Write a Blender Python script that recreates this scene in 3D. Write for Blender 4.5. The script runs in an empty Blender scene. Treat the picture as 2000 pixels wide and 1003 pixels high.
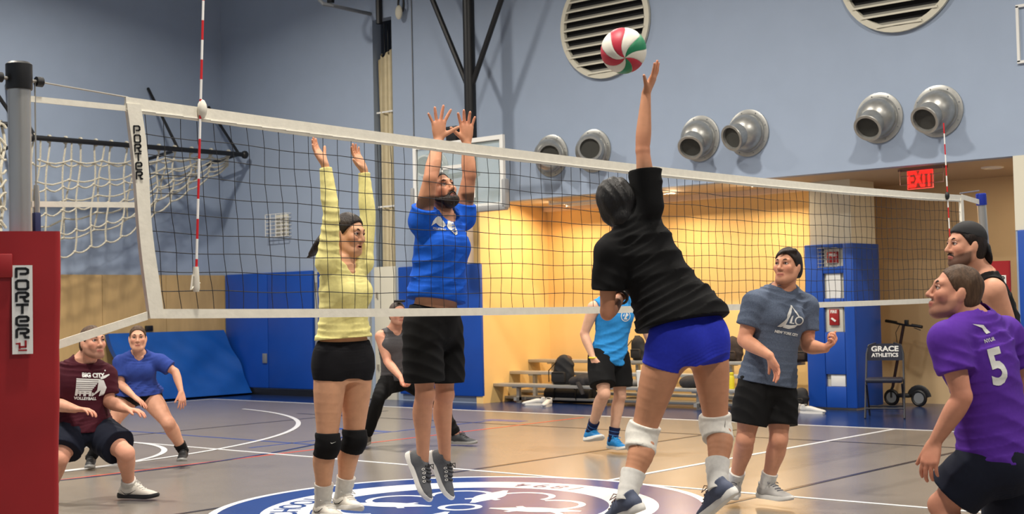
import bpy, bmesh, math, random
import numpy as np
from mathutils import Vector, Matrix
from mathutils.bvhtree import BVHTree

random.seed(7)
rng = np.random.default_rng(7)
scene = bpy.context.scene
C = scene.collection

# ------------------------------------------------------------------ camera
# gym frame: +X along the vent wall (to the right), +Y towards the vent wall, Z up
F_PX, YAW, PITCH, ROLL, CAM_H = 2687.6, 0.7152, 0.0374, -0.0214, 1.3686
_cy, _sy, _cp, _sp = math.cos(YAW), math.sin(YAW), math.cos(PITCH), math.sin(PITCH)
FW = np.array([-_sy * _cp, _cy * _cp, _sp])
_rt = np.array([_cy, _sy, 0.0]); _up = np.cross(_rt, FW)
RT = math.cos(ROLL) * _rt + math.sin(ROLL) * _up
UP = -math.sin(ROLL) * _rt + math.cos(ROLL) * _up
ORG = np.array([0.0, 0.0, CAM_H])
cam_data = bpy.data.cameras.new('camera')
cam_data.sensor_width = 36.0
cam_data.lens = F_PX / 2000.0 * 36.0
cam_data.clip_end = 200
cam_data.dof.use_dof = True
cam_data.dof.focus_distance = 8.2
cam_data.dof.aperture_fstop = 5.6
cam = bpy.data.objects.new('camera', cam_data)
C.objects.link(cam)
M = Matrix(((RT[0], UP[0], -FW[0], 0), (RT[1], UP[1], -FW[1], 0), (RT[2], UP[2], -FW[2], CAM_H), (0, 0, 0, 1)))
cam.matrix_world = M
scene.camera = cam

def ray(x, y):
    return FW + RT * ((x - 1000) / F_PX) - UP * ((y - 501.5) / F_PX)
def at(x, y, d):                       # point of the place seen at pixel x, y at depth d metres
    return ORG + ray(x, y) * d
def on(x, y, ax, val):                 # point seen at x, y lying in the plane axis = val
    d = ray(x, y); t = (val - ORG[ax]) / d[ax]
    return ORG + d * t
def cv(r, u, t):                       # direction: right, up, towards the viewer
    v = RT * r + np.array([0, 0, 1.0]) * u - np.array([FW[0], FW[1], 0]) * t
    return v / np.linalg.norm(v)
def nrm(v):
    v = np.asarray(v, float); n = np.linalg.norm(v)
    return v / n if n > 1e-9 else v

# ------------------------------------------------------------------ world, exposure
world = bpy.data.worlds.new('world'); scene.world = world
world.use_nodes = True
world.node_tree.nodes['Background'].inputs[0].default_value = (0.5, 0.53, 0.6, 1)
world.node_tree.nodes['Background'].inputs[1].default_value = 0.05
vs = scene.view_settings
scene.display_settings.display_device = 'sRGB'
vs.view_transform = 'Standard'; vs.look = 'None'; vs.gamma = 1.0; vs.exposure = -0.12
vs.use_curve_mapping = False
LAMP_W = 385.0            # each high-bay lamp
LAMP_COL = (1.0, 0.93, 0.83)
COVE_W = 54.0             # each warm alcove downlight
COVE_COL = (1.0, 0.74, 0.46)
LAMP_POS = [(v, u) for u in (10.2, 3.6) for v in (-15.6, -9.6, -4.2, 2.0)]
CEIL = 8.2

# ------------------------------------------------------------------ materials
def lin(c):
    return tuple(((x / 12.92) if x <= 0.04045 else ((x + 0.055) / 1.055) ** 2.4) for x in [q / 255.0 for q in c])
MATS = {}
def mat(name, rgb, rough=0.6, metal=0.0, noise=0.0, nscale=30.0, bump=0.0, bscale=200.0, spec=0.5, coat=0.0,
        attr=None, emit=None, estr=1.0, sheen=0.0, alpha=None, stretch=None, trans=0.0):
    if name in MATS: return MATS[name]
    m = bpy.data.materials.new(name); m.use_nodes = True
    nt = m.node_tree; b = nt.nodes['Principled BSDF']
    c = lin(rgb)
    b.inputs['Base Color'].default_value = (*c, 1)
    b.inputs['Roughness'].default_value = rough
    b.inputs['Metallic'].default_value = metal
    b.inputs['Specular IOR Level'].default_value = spec
    b.inputs['Coat Weight'].default_value = coat
    b.inputs['Sheen Weight'].default_value = sheen
    b.inputs['Transmission Weight'].default_value = trans
    tc = nt.nodes.new('ShaderNodeTexCoord')
    vec = tc.outputs['Object']
    if stretch:
        mp = nt.nodes.new('ShaderNodeMapping'); mp.inputs['Scale'].default_value = stretch
        nt.links.new(vec, mp.inputs['Vector']); vec = mp.outputs['Vector']
    src = None
    if attr:
        a = nt.nodes.new('ShaderNodeAttribute'); a.attribute_name = attr; src = a.outputs['Color']
    if noise > 0:
        n = nt.nodes.new('ShaderNodeTexNoise'); n.inputs['Scale'].default_value = nscale; n.inputs['Detail'].default_value = 5
        nt.links.new(vec, n.inputs['Vector'])
        r = nt.nodes.new('ShaderNodeMapRange')
        r.inputs['From Min'].default_value = 0.3; r.inputs['From Max'].default_value = 0.7
        r.inputs['To Min'].default_value = 1 - noise; r.inputs['To Max'].default_value = 1 + noise
        nt.links.new(n.outputs['Fac'], r.inputs['Value'])
        mx = nt.nodes.new('ShaderNodeVectorMath'); mx.operation = 'SCALE'
        if src is not None: nt.links.new(src, mx.inputs[0])
        else: mx.inputs[0].default_value = c
        nt.links.new(r.outputs['Result'], mx.inputs['Scale'])
        src = mx.outputs['Vector']
    if src is not None: nt.links.new(src, b.inputs['Base Color'])
    if bump > 0:
        n2 = nt.nodes.new('ShaderNodeTexNoise'); n2.inputs['Scale'].default_value = bscale; n2.inputs['Detail'].default_value = 3
        nt.links.new(vec, n2.inputs['Vector'])
        bp = nt.nodes.new('ShaderNodeBump'); bp.inputs['Strength'].default_value = bump; bp.inputs['Distance'].default_value = 0.004
        nt.links.new(n2.outputs['Fac'], bp.inputs['Height']); nt.links.new(bp.outputs['Normal'], b.inputs['Normal'])
    if emit:
        b.inputs['Emission Color'].default_value = (*lin(emit), 1); b.inputs['Emission Strength'].default_value = estr
    if alpha is not None:
        b.inputs['Alpha'].default_value = alpha
    MATS[name] = m
    return m

# ------------------------------------------------------------------ mesh helpers
def set_props(o, label=None, cat=None, group=None, kind=None):
    if label: o['label'] = label
    if cat: o['category'] = cat
    if group: o['group'] = group
    if kind: o['kind'] = kind
    return o
def thing(name, label, cat, loc=(0, 0, 0), group=None):
    o = bpy.data.objects.new(name, None); C.objects.link(o)
    o.location = tuple(float(q) for q in loc); o.empty_display_size = 0.1
    set_props(o, label, cat, group)
    return o
def wloc(o):
    v = Vector((0, 0, 0))
    while o is not None:
        v += o.location; o = o.parent
    return v
def link_mesh(name, me, material, parent=None):
    o = bpy.data.objects.new(name, me); C.objects.link(o)
    if material is not None and not len(me.materials):
        for mm in (material if isinstance(material, (list, tuple)) else [material]): me.materials.append(mm)
    if parent is not None: o.parent = parent
    return o

class MB:
    """collects shapes (world coordinates) and links them as one mesh object"""
    def __init__(s): s.v = []; s.f = []; s.mi = []; s.cur = 0
    def add(s, vs_, fs_):
        o = len(s.v)
        s.v += [tuple(map(float, q)) for q in vs_]
        s.f += [tuple(i + o for i in f) for f in fs_]; s.mi += [s.cur] * len(fs_)
        return s
    def box(s, c, size, ax=None, bevel=0.0):
        c = np.asarray(c, float); hx, hy, hz = [q / 2 for q in size]
        A = np.eye(3) if ax is None else np.array([nrm(a) for a in ax])
        if bevel <= 0:
            P = [c + A[0] * x * hx + A[1] * y * hy + A[2] * z * hz for x in (-1, 1) for y in (-1, 1) for z in (-1, 1)]
            return s.add(P, [(0, 1, 3, 2), (4, 6, 7, 5), (0, 4, 5, 1), (2, 3, 7, 6), (0, 2, 6, 4), (1, 5, 7, 3)])
        bm = bmesh.new(); bmesh.ops.create_cube(bm, size=1)
        for v in bm.verts: v.co = Vector((v.co.x * 2 * hx, v.co.y * 2 * hy, v.co.z * 2 * hz))
        bmesh.ops.bevel(bm, geom=bm.edges[:], offset=min(bevel, hx * .95, hy * .95, hz * .95), segments=2, affect='EDGES', profile=0.5)
        bm.verts.index_update()
        P = [c + A[0] * v.co.x + A[1] * v.co.y + A[2] * v.co.z for v in bm.verts]
        fs_ = [tuple(v.index for v in f.verts) for f in bm.faces]; bm.free()
        return s.add(P, fs_)
    def tube(s, pts, r, n=8, cap=True, flat=1.0, fax=None, closed=False):
        pts = [np.asarray(p, float) for p in pts]; m = len(pts)
        rs = r if hasattr(r, '__len__') else [r] * m
        t0 = nrm(pts[1] - pts[0])
        ref = np.array([0, 0, 1.0]) if abs(t0[2]) < .9 else np.array([1.0, 0, 0])
        if fax is not None: ref = np.asarray(fax, float)
        u = nrm(np.cross(t0, ref)); V_ = []
        for i in range(m):
            a = pts[(i - 1) % m] if (i > 0 or closed) else pts[0]
            b = pts[(i + 1) % m] if (i < m - 1 or closed) else pts[-1]
            t = nrm(b - a)
            if fax is not None: u = nrm(np.cross(t, ref))
            else: u = nrm(u - t * (u @ t))
            w = np.cross(u, t)
            for k in range(n):
                an = 2 * math.pi * k / n
                V_.append(pts[i] + u * math.cos(an) * rs[i] + w * math.sin(an) * rs[i] * flat)
        Fs = []
        for i in range(m if closed else m - 1):
            i2 = (i + 1) % m
            for k in range(n):
                k2 = (k + 1) % n
                Fs.append((i * n + k, i * n + k2, i2 * n + k2, i2 * n + k))
        if cap and not closed:
            Fs.append(tuple(range(n))[::-1]); Fs.append(tuple((m - 1) * n + k for k in range(n)))
        return s.add(V_, Fs)
    def lathe(s, prof, c, axis, n=24, cap=True):
        """prof: list of (radius, height along axis)"""
        c = np.asarray(c, float); a = nrm(axis)
        ref = np.array([0, 0, 1.0]) if abs(a[2]) < .9 else np.array([1.0, 0, 0])
        u = nrm(np.cross(a, ref)); w = np.cross(a, u); V_ = []; Fs = []
        for r, h in prof:
            for k in range(n):
                an = 2 * math.pi * k / n
                V_.append(c + a * h + (u * math.cos(an) + w * math.sin(an)) * r)
        for i in range(len(prof) - 1):
            for k in range(n):
                k2 = (k + 1) % n
                Fs.append((i * n + k, i * n + k2, (i + 1) * n + k2, (i + 1) * n + k))
        if cap:
            Fs.append(tuple(range(n))[::-1]); Fs.append(tuple((len(prof) - 1) * n + k for k in range(n)))
        return s.add(V_, Fs)
    def prism(s, poly, c, u, w, thick):
        """2D polygon in plane c,u,w, extruded along u x w by thick"""
        c = np.asarray(c, float); u = nrm(u); w = nrm(w); nn = np.cross(u, w); n = len(poly)
        A = [c + u * x + w * y for x, y in poly]; B = [p + nn * thick for p in A]
        return s.add(A + B, [tuple(range(n))[::-1], tuple(range(n, 2 * n))] + [(i, (i + 1) % n, n + (i + 1) % n, n + i) for i in range(n)])
    def ball(s, c, r, n=12, ax=None, sc=(1, 1, 1)):
        c = np.asarray(c, float); A = np.eye(3) if ax is None else np.array([nrm(a) for a in ax]); V_ = []; Fs = []
        for i in range(n // 2 + 1):
            th = math.pi * i / (n // 2)
            for k in range(n):
                ph = 2 * math.pi * k / n
                p = np.array([math.sin(th) * math.cos(ph) * sc[0], math.sin(th) * math.sin(ph) * sc[1], math.cos(th) * sc[2]]) * r
                V_.append(c + A[0] * p[0] + A[1] * p[1] + A[2] * p[2])
        for i in range(n // 2):
            for k in range(n):
                k2 = (k + 1) % n
                Fs.append((i * n + k, (i + 1) * n + k, (i + 1) * n + k2, i * n + k2))
        return s.add(V_, Fs)
    def build(s, name, material, parent=None, label=None, cat=None, group=None, kind=None, smooth=True, angle=35):
        me = bpy.data.meshes.new(name)
        off = np.array(wloc(parent)) if parent is not None else np.zeros(3)
        me.from_pydata([tuple(np.asarray(q) - off) for q in s.v], [], s.f)
        if isinstance(material, (list, tuple)):
            for mm in material: me.materials.append(mm)
            me.polygons.foreach_set('material_index', s.mi)
        me.update()
        bm = bmesh.new(); bm.from_mesh(me); bmesh.ops.recalc_face_normals(bm, faces=bm.faces[:]); bm.to_mesh(me); bm.free()
        if smooth:
            me.polygons.foreach_set('use_smooth', [True] * len(me.polygons))
            me.set_sharp_from_angle(angle=math.radians(angle))
        o = link_mesh(name, me, material, parent)
        return set_props(o, label, cat, group, kind)

def text_polys(txt, size=1.0, bold=0.0, ex=1.0):
    """centred text as (verts2d, faces)"""
    cu = bpy.data.curves.new('t', 'FONT'); cu.body = txt; cu.size = size; cu.align_x = 'CENTER'; cu.align_y = 'CENTER'
    cu.offset = bold; cu.resolution_u = 3; cu.space_character = ex; cu.fill_mode = 'FRONT'
    o = bpy.data.objects.new('t', cu); C.objects.link(o)
    dg = bpy.context.evaluated_depsgraph_get(); dg.update()
    me = bpy.data.meshes.new_from_object(o.evaluated_get(dg))
    vs_ = [(v.co.x, v.co.y) for v in me.vertices]; fs_ = [tuple(p.vertices) for p in me.polygons]
    bpy.data.objects.remove(o); bpy.data.curves.remove(cu); bpy.data.meshes.remove(me)
    return vs_, fs_
def flat_text(mb, txt, c, u, w, size, bold=0.0, ex=1.0, sx=1.0, bend=None):
    vs_, fs_ = text_polys(txt, size, bold, ex); c = np.asarray(c, float); u = nrm(u); w = nrm(w)
    mb.add([c + u * x * sx + w * y for x, y in vs_], fs_)

# stroke letters of the post-pad lettering (unit box 1 x 1)
def stroke_letter(ch):
    S = {
        'P': [[(0, -.5), (0, .5), (.8, .5), (1, .35), (1, .0), (.8, -.12), (.35, -.12)]],
        'O': [[(.15, -.5), (0, -.35), (0, .35), (.15, .5), (.85, .5), (1, .35), (1, -.35), (.85, -.5), (.15, -.5)]],
        'R': [[(0, -.5), (0, .35), (.15, .5), (.8, .5), (1, .35), (1, .15), (.8, 0), (.3, 0)], [(.6, 0), (.75, -.5), (1.05, -.5)]],
        'T': [[(0, .5), (1, .5)], [(.5, .5), (.5, -.5)]],
        'E': [[(1, -.5), (.2, -.5), (0, -.35), (0, .35), (.2, .5), (.85, .5), (1, .35), (1, .1), (.9, 0), (.3, 0)]],
    }
    return S[ch]
def stroke_word(mb, word, top, u, w, lw, lh, pitch, wd, thick=0.002):
    """letters stacked downwards, each upright"""
    n = np.cross(nrm(u), nrm(w))
    for i, ch in enumerate(word):
        c = np.asarray(top) - nrm(w) * (pitch * i + lh / 2)
        for st in stroke_letter(ch):
            for (x0, y0), (x1, y1) in zip(st[:-1], st[1:]):
                a = c + nrm(u) * (x0 - .5) * lw + nrm(w) * y0 * lh; b = c + nrm(u) * (x1 - .5) * lw + nrm(w) * y1 * lh
                d = nrm(b - a)
                mb.box((a + b) / 2 + n * thick / 2, (np.linalg.norm(b - a) + wd * .42, wd, thick), ax=(d, np.cross(n, d), n))
# ------------------------------------------------------------------ the room
WU = 14.87; LV = -19.6; RV = 8.0; NU = -2.2         # vent wall, left wall, right wall, near wall
SOF = 2.91; AL = -13.5; AR = -5.66; ABK = 16.38     # alcove: soffit height, left, right, lit back wall
m_wall = mat('wall_paint_blue', (154, 169, 191), .75, noise=.02, nscale=3, bump=.05, bscale=60)
m_peach = mat('paint_peach', (232, 206, 178), .7)
m_yellow = mat('paint_yellow', (238, 200, 132), .6, noise=.02, nscale=4)
m_beige = mat('paint_beige', (206, 180, 140), .7, noise=.03, nscale=3)
m_cream = mat('paint_cream', (214, 210, 192), .6)
m_ceil = mat('ceiling_paint', (205, 205, 200), .9)
m_sof = mat('soffit_paint', (190, 168, 138), .8)
m_ply = mat('plywood_panel', (196, 164, 112), .5, noise=.12, nscale=6, stretch=(1, 1, .25))
m_floor = mat('sport_floor_grey', (124, 117, 109), .24, noise=.05, nscale=2.5, spec=.55)
m_navy = mat('floor_paint_navy', (24, 46, 92), .22, spec=.5, noise=.06, nscale=5)
m_white_line = mat('floor_paint_white', (226, 228, 230), .25)
m_red_line = mat('floor_paint_red', (206, 92, 66), .25)
m_black_line = mat('floor_paint_black', (44, 42, 50), .25)
m_blue_line = mat('floor_paint_blue', (44, 74, 150), .25)
m_logo_blue = mat('floor_paint_logo_blue', (32, 62, 124), .22, noise=.03, nscale=8)
m_padblue = mat('pad_vinyl_blue', (15, 72, 166), .42, noise=.05, nscale=3, bump=.12, bscale=9)
m_matblue = mat('mat_vinyl_blue', (14, 78, 158), .38, noise=.08, nscale=4, bump=.5, bscale=5)
m_white = mat('white_paint', (228, 228, 224), .5)
m_black = mat('black_paint', (20, 21, 23), .45)
m_grey = mat('grey_paint', (120, 124, 128), .5)
m_alu = mat('aluminium', (176, 176, 172), .42, metal=.6)
m_steel = mat('steel_post', (186, 184, 178), .34, metal=.8, noise=.06, nscale=14, stretch=(1, 1, .2))
m_vent = mat('brushed_vent_metal', (170, 170, 166), .38, metal=.75, noise=.08, nscale=20)
m_dark = mat('dark_opening', (14, 14, 15), .9)
m_mesh = mat('dark_mesh', (62, 62, 58), .9, noise=.4, nscale=400)

def quad(name, pts, material, thick, n, kind='structure', parent=None, label=None, cat=None):
    b = MB(); pts = [np.asarray(p, float) for p in pts]; n = np.asarray(n, float)
    k = len(pts)
    b.add(pts + [p - n * thick for p in pts], [tuple(range(k)), tuple(range(2 * k - 1, k - 1, -1))] + [(i, (i + 1) % k, k + (i + 1) % k, k + i) for i in range(k)])
    return b.build(name, material, parent, label, cat, kind=kind, smooth=False)

floor = MB().box(((LV + RV) / 2, (NU + 17.6) / 2, -.1), (RV - LV + .4, 17.6 - NU + .4, .2)).build('floor', m_floor, kind='structure', smooth=False)
MB().box(((LV + RV) / 2, (NU + WU) / 2, CEIL + .1), (RV - LV + .4, WU - NU + .4, .2)).build('ceiling', m_ceil, kind='structure', smooth=False)
wb = MB()
T = .18
# vent wall around the alcove and the curtain pocket
P0, P1 = -15.73, -15.30
def wbox(b, x0, x1, z0, z1, y0=WU, t=T): b.box(((x0 + x1) / 2, y0 + t / 2, (z0 + z1) / 2), (x1 - x0, t, z1 - z0))
wbox(wb, LV, P0, 0, CEIL); wbox(wb, P0, P1, 5.95, CEIL); wbox(wb, P1, AL, 0, CEIL)
wbox(wb, AL, RV, SOF, CEIL)
wbox(wb, AR, RV, 0, SOF)
wall_back = wb.build('wall_back', m_wall, kind='structure', smooth=False)
MB().box((LV - .1, (NU + WU) / 2, CEIL / 2), (.2, WU - NU + .36, CEIL)).build('wall_left', m_wall, kind='structure', smooth=False)
MB().box((RV + .1, (NU + WU) / 2, CEIL / 2), (.2, WU - NU + .36, CEIL)).build('wall_right', m_wall, kind='structure', smooth=False)
MB().box(((LV + RV) / 2, NU - .1, CEIL / 2), (RV - LV, .2, CEIL)).build('wall_front', m_wall, kind='structure', smooth=False)
# alcove shell
b = MB(); b.box((AL - .055, (WU + .002 + ABK) / 2, SOF / 2), (.13, ABK - WU + .09, SOF)); b.box(((AL - 8.6) / 2, ABK + .06, SOF / 2), (-8.6 - AL + .24, .12, SOF))
b.build('wall_alcove', m_yellow, kind='structure', smooth=False)
b = MB(); b.box((-6.9, 17.36, SOF / 2), (3.6, .12, SOF)); b.box((AR + .12, 16.2, SOF / 2), (.12, 2.3, SOF)); b.box((-8.68, 16.92, SOF / 2), (.12, 1.0, SOF))
b.build('wall_alcove_side', m_beige, kind='structure', smooth=False)
MB().box(((AL + AR) / 2, (WU + T + 17.4) / 2 , SOF + .06), (AR - AL + .4, 17.4 - WU - T, .12)).build('ceiling_alcove', m_sof, kind='structure', smooth=False)
MB().box((-11.1, ABK - .07, SOF - .035), (4.7, .14, .07)).build('trim_1', m_peach, kind='structure', smooth=False)
# peach strip of the vent wall above the pads, cream strip right of the alcove
MB().box((AL - .16, WU - .004, (2.04 + SOF) / 2), (.32, .008, SOF - 2.04)).build('trim_2', m_peach, kind='structure', smooth=False)
MB().box((AR + .6, WU - .004, (2.1 + SOF) / 2), (1.2, .008, SOF - 2.1)).build('trim_3', m_cream, kind='structure', smooth=False)
# curtain pocket
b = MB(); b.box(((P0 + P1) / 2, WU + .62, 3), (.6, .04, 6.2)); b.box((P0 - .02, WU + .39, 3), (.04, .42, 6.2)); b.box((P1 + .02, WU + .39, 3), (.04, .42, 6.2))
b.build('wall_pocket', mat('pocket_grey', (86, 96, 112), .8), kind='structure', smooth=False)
# plywood dado of the left wall, panel by panel
ply = MB().box((LV + .012, 6.3, 1.02), (.024, 17.0, 2.04)).build('trim_4', mat('ply_backing', (120, 98, 66), .7), kind='structure', smooth=False)
for i in range(14):
    u0 = 14.86 - 1.22 * (i + 1)
    MB().box((LV + .03, u0 + .61, 1.03), (.02, 1.212, 2.05)).build('plywood_panel', m_ply, ply, smooth=False)

# ------------------------------------------------------------------ floor paint (children of the floor)
def fline(a, b_, w, m, z, name='court_line'):
    a = np.array([*a, 0.]); b_ = np.array([*b_, 0.]); d = nrm(b_ - a)
    MB().box((a + b_) / 2 + np.array([0, 0, z - .001]), (np.linalg.norm(b_ - a), w, .002), ax=(d, (-d[1], d[0], 0), (0, 0, 1))).build(name, m, floor, smooth=False)
def farc(c, r, w, m, z, a0=0, a1=360, n=96, name='court_arc'):
    b = MB(); P = []
    for i in range(n + 1):
        a = math.radians(a0 + (a1 - a0) * i / n)
        P += [(c[0] + (r - w / 2) * math.cos(a), c[1] + (r - w / 2) * math.sin(a), z), (c[0] + (r + w / 2) * math.cos(a), c[1] + (r + w / 2) * math.sin(a), z)]
    b.add(P, [(2 * i, 2 * i + 1, 2 * i + 3, 2 * i + 2) for i in range(n)])
    b.build(name, m, floor, smooth=False)
def fdisc(c, r, m, z, n=96, name='painted_disc'):
    b = MB(); b.add([(c[0] + r * math.cos(2 * math.pi * i / n), c[1] + r * math.sin(2 * math.pi * i / n), z) for i in range(n)], [tuple(range(n))])
    b.build(name, m, floor, smooth=False)
MB().box(((LV + RV) / 2, (13.76 + 17.3) / 2, .0), (RV - LV, 17.3 - 13.76, .002)).build('border_paint', m_navy, floor, smooth=False)
MB().box(((LV - 18.5) / 2, (NU + 13.76) / 2, .0), (-18.5 - LV, 13.76 - NU, .002)).build('border_paint', m_navy, floor, smooth=False)
fline((-18.5, 13.76), (5, 13.76), .05, m_white_line, .003)
fline((-18.5, 13.76), (-18.5, 0), .05, m_white_line, .003)
fline((-18.5, 8.64), (-1.5, 8.65), .045, m_white_line, .0032)
fline((-18.5, 4.86), (-13.03, 4.86), .045, m_white_line, .0032)
fline((-13.03, 4.86), (-13.03, 8.64), .045, m_white_line, .0032)
fline((-6.6, -1), (-6.6, 13.73), .05, m_white_line, .0035)
fline((-10.61, 0), (-10.61, 13.5), .045, m_red_line, .0024)
fline((-8.04, 0), (-8.04, 13.2), .045, m_black_line, .0026)
fline((-5.15, 0), (-5.15, 13.2), .045, m_black_line, .0026)
fline((-14.6, 12.28), (4, 12.28), .04, m_black_line, .0022)
fline((-13.8, 3), (-13.8, 13.2), .04, m_black_line, .0022)
fline((-14.6, 9.46), (-10.61, 9.46), .04, m_blue_line, .0021)
fline((-11.35, 8.9), (-11.35, 12.6), .035, m_blue_line, .0021)
fline((-12.4, 10.9), (-11.4, 10.9), .12, m_blue_line, .002)
fline((-11.5, 12.7), (-10.9, 12.7), .16, m_blue_line, .002)
farc((-17.09, 6.70), 5.88, .06, m_white_line, .0034, -80, 80)
farc((-16.7, 7.1), 5.62 + .55, .05, mat('floor_paint_navy_line', (36, 50, 96), .25), .0028, -60, 70)
farc((-13.03, 6.75), 1.88, .06, m_white_line, .0034, 0, 360)
LC = (-6.582, 6.973)
fdisc(LC, 1.70, m_logo_blue, .0040)
farc(LC, 1.70, .06, m_white_line, .0046)
farc(LC, 1.20, .34, m_white_line, .0046)
def ring_text(txt, ang0, step, r, size, outward, cw):
    """letters round the ring; angles are world degrees"""
    for i, ch in enumerate(txt):
        if ch == ' ': continue
        a = math.radians(ang0 + (-step if cw else step) * i)
        rad = np.array([math.cos(a), math.sin(a), 0]); top = rad if outward else -rad
        u = np.cross(top, (0, 0, 1))
        m_ = MB(); flat_text(m_, ch, np.array([LC[0], LC[1], .0052]) + rad * r, u, top, size, .004)
        m_.build('letter', m_logo_blue, floor, smooth=False)
ring_text('GRACE CHURCH SCHOOL', -5, 9.0, 1.20, .27, True, True)
ring_text('1894', 86, 7.7, 1.20, .24, False, False)
# emblem in the middle: four looped arms and spear points
wl = m_white_line
for q in range(4):
    a = math.radians(90 * q + 20); d = np.array([math.cos(a), math.sin(a)]); p = np.array([-d[1], d[0]]); c2 = np.array(LC)
    for s_ in (-1, 1):
        cc = c2 + d * .58 + p * s_ * .24
        aa = math.degrees(math.atan2(d[1], d[0]))
        farc(cc, .22, .05, wl, .0048, aa - 150 if s_ > 0 else aa - 60 - 60, aa + 120 if s_ > 0 else aa + 150, 40, 'emblem_loop')
    leaf = [c2 + d * (.22 + .66 * t_) + p * (.085 * math.sin(math.pi * t_) ** 1.5 + .02) for t_ in np.linspace(0, 1, 13)] + [c2 + d * (.22 + .66 * t_) - p * (.085 * math.sin(math.pi * t_) ** 1.5 + .02) for t_ in np.linspace(1, 0, 13)]
    MB().add([(x, y, .0049) for x, y in leaf], [tuple(range(26))]).build('emblem_leaf', wl, floor, smooth=False)
farc(LC, .13, .05, wl, .0048, name='emblem_loop')

# ------------------------------------------------------------------ lamps
for i, (v, u) in enumerate(LAMP_POS):
    side = ['far left end', 'left middle', 'right middle', 'far right end'][i % 4]; row = 'row near the vent wall' if i < 4 else 'row over the near side'
    t = thing('high_bay_lamp', f'round ceiling lamp at the {side} of the {row}', 'lamp', (v, u, CEIL - .55), 'high bay lamps')
    MB().lathe([(.06, .5), (.08, .34), (.10, .3), (.30, .06), (.34, 0), (.32, 0), (.09, .26)], (v, u, CEIL - .55), (0, 0, 1), 24, cap=False).build('shade', m_white, t)
    MB().lathe([(.012, .5), (.012, .56)], (v, u, CEIL - .55), (0, 0, 1), 8).build('stem', m_black, t)
    L = bpy.data.lights.new('lamp_light', 'AREA'); L.shape = 'DISK'; L.size = .55; L.energy = LAMP_W; L.color = LAMP_COL; L.spread = math.radians(150)
    lo = bpy.data.objects.new('lamp_light', L); C.objects.link(lo); lo.parent = t; lo.location = (0, 0, -.01)
for v, nm in ((-12.7, 'left'), (-10.75, 'middle'), (-9.35, 'right')):
    t = thing('alcove_downlight', f'{nm} warm recessed downlight over the yellow alcove wall', 'lamp', (v, 15.75, SOF), 'alcove downlights')
    MB().lathe([(.11, 0), (.11, -.012), (.085, -.012), (.085, 0)], (v, 15.75, SOF), (0, 0, 1), 20, cap=False).build('trim_ring', m_white, t)
    L = bpy.data.lights.new('downlight_light', 'AREA'); L.shape = 'DISK'; L.size = .16; L.energy = COVE_W; L.color = COVE_COL
    lo = bpy.data.objects.new('downlight_light', L); C.objects.link(lo); lo.parent = t; lo.location = (0, 0, -.02); lo.rotation_euler = (math.radians(-22), 0, 0)

t = thing('ceiling_light', 'small round ceiling light behind the exit sign', 'lamp', (-6.3, 15.9, SOF))
MB().lathe([(.13, 0), (.13, -.012), (.105, -.02), (.10, 0)], (-6.3, 15.9, SOF), (0, 0, 1), 20, cap=False).build('trim_ring', m_white, t)
L = bpy.data.lights.new('ceiling_light_light', 'AREA'); L.shape = 'DISK'; L.size = .2; L.energy = 24.0; L.color = (1.0, .84, .62)
lo = bpy.data.objects.new('ceiling_light_light', L); C.objects.link(lo); lo.parent = t; lo.location = (0, 0, -.03)

# ------------------------------------------------------------------ wall pads, doors, mat
def pad(v0, v1, z0, z1, label, u=WU, t=.06):
    o = MB().box(((v0 + v1) / 2, u - t / 2 - .003, (z0 + z1) / 2), (v1 - v0 - .012, t, z1 - z0), bevel=.018).build('wall_pad', m_padblue, None, label, 'pad', 'blue wall pads')
    return o
pad(-19.5, -18.35, .12, 2.06, 'blue vinyl wall pad in the room corner beside the leaning mat')
pad(-18.35, -17.2, .12, 2.06, 'blue vinyl wall pad with an outlet cutout left of the padded door')
pad(-15.2, -14.35, .1, 2.04, 'blue vinyl wall pad right of the cream closet door')
pad(-14.35, AL + .02, .1, 2.04, 'blue vinyl wall pad at the left edge of the yellow alcove')
pad(AR + .03, AR + 1.2, .1, 2.1, 'blue vinyl wall pad at the right edge of the photo')
MB().box((-18.42, WU - .075, .62), (.11, .02, .16), bevel=.004).build('wall_outlet', m_grey, None, 'small grey outlet plate in the blue pad behind the leaning mat', 'outlet')
MB().box(((LV - 17.2) / 2, WU - .02, .05), (-17.2 - LV, .04, .1)).build('baseboard_back', m_black, kind='structure', smooth=False)
d1 = MB().box((-16.5, WU - .025, 1.03), (1.28, .05, 2.04)).build('door_1', mat('door_frame_grey', (186, 186, 178), .5), kind='structure', smooth=False)
MB().box((-16.5, WU - .075, 1.06), (1.06, .05, 1.94), bevel=.015).build('door_pad', m_padblue, d1)
for z in (.85, 1.8): MB().box((-17.1, WU - .06, z), (.03, .03, .12)).build('hinge', m_steel, d1)
d2 = MB().box(((P0 + P1) / 2, WU - .02, 1.03), (.46, .05, 2.06), bevel=.006).build('door_2', m_cream, kind='structure')
MB().box((P0 + .06, WU - .055, 1.62), (.03, .03, .09)).build('door_hinge', m_steel, d2)
MB().box((P0 + .06, WU - .055, .5), (.03, .03, .09)).build('door_hinge', m_steel, d2)
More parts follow.
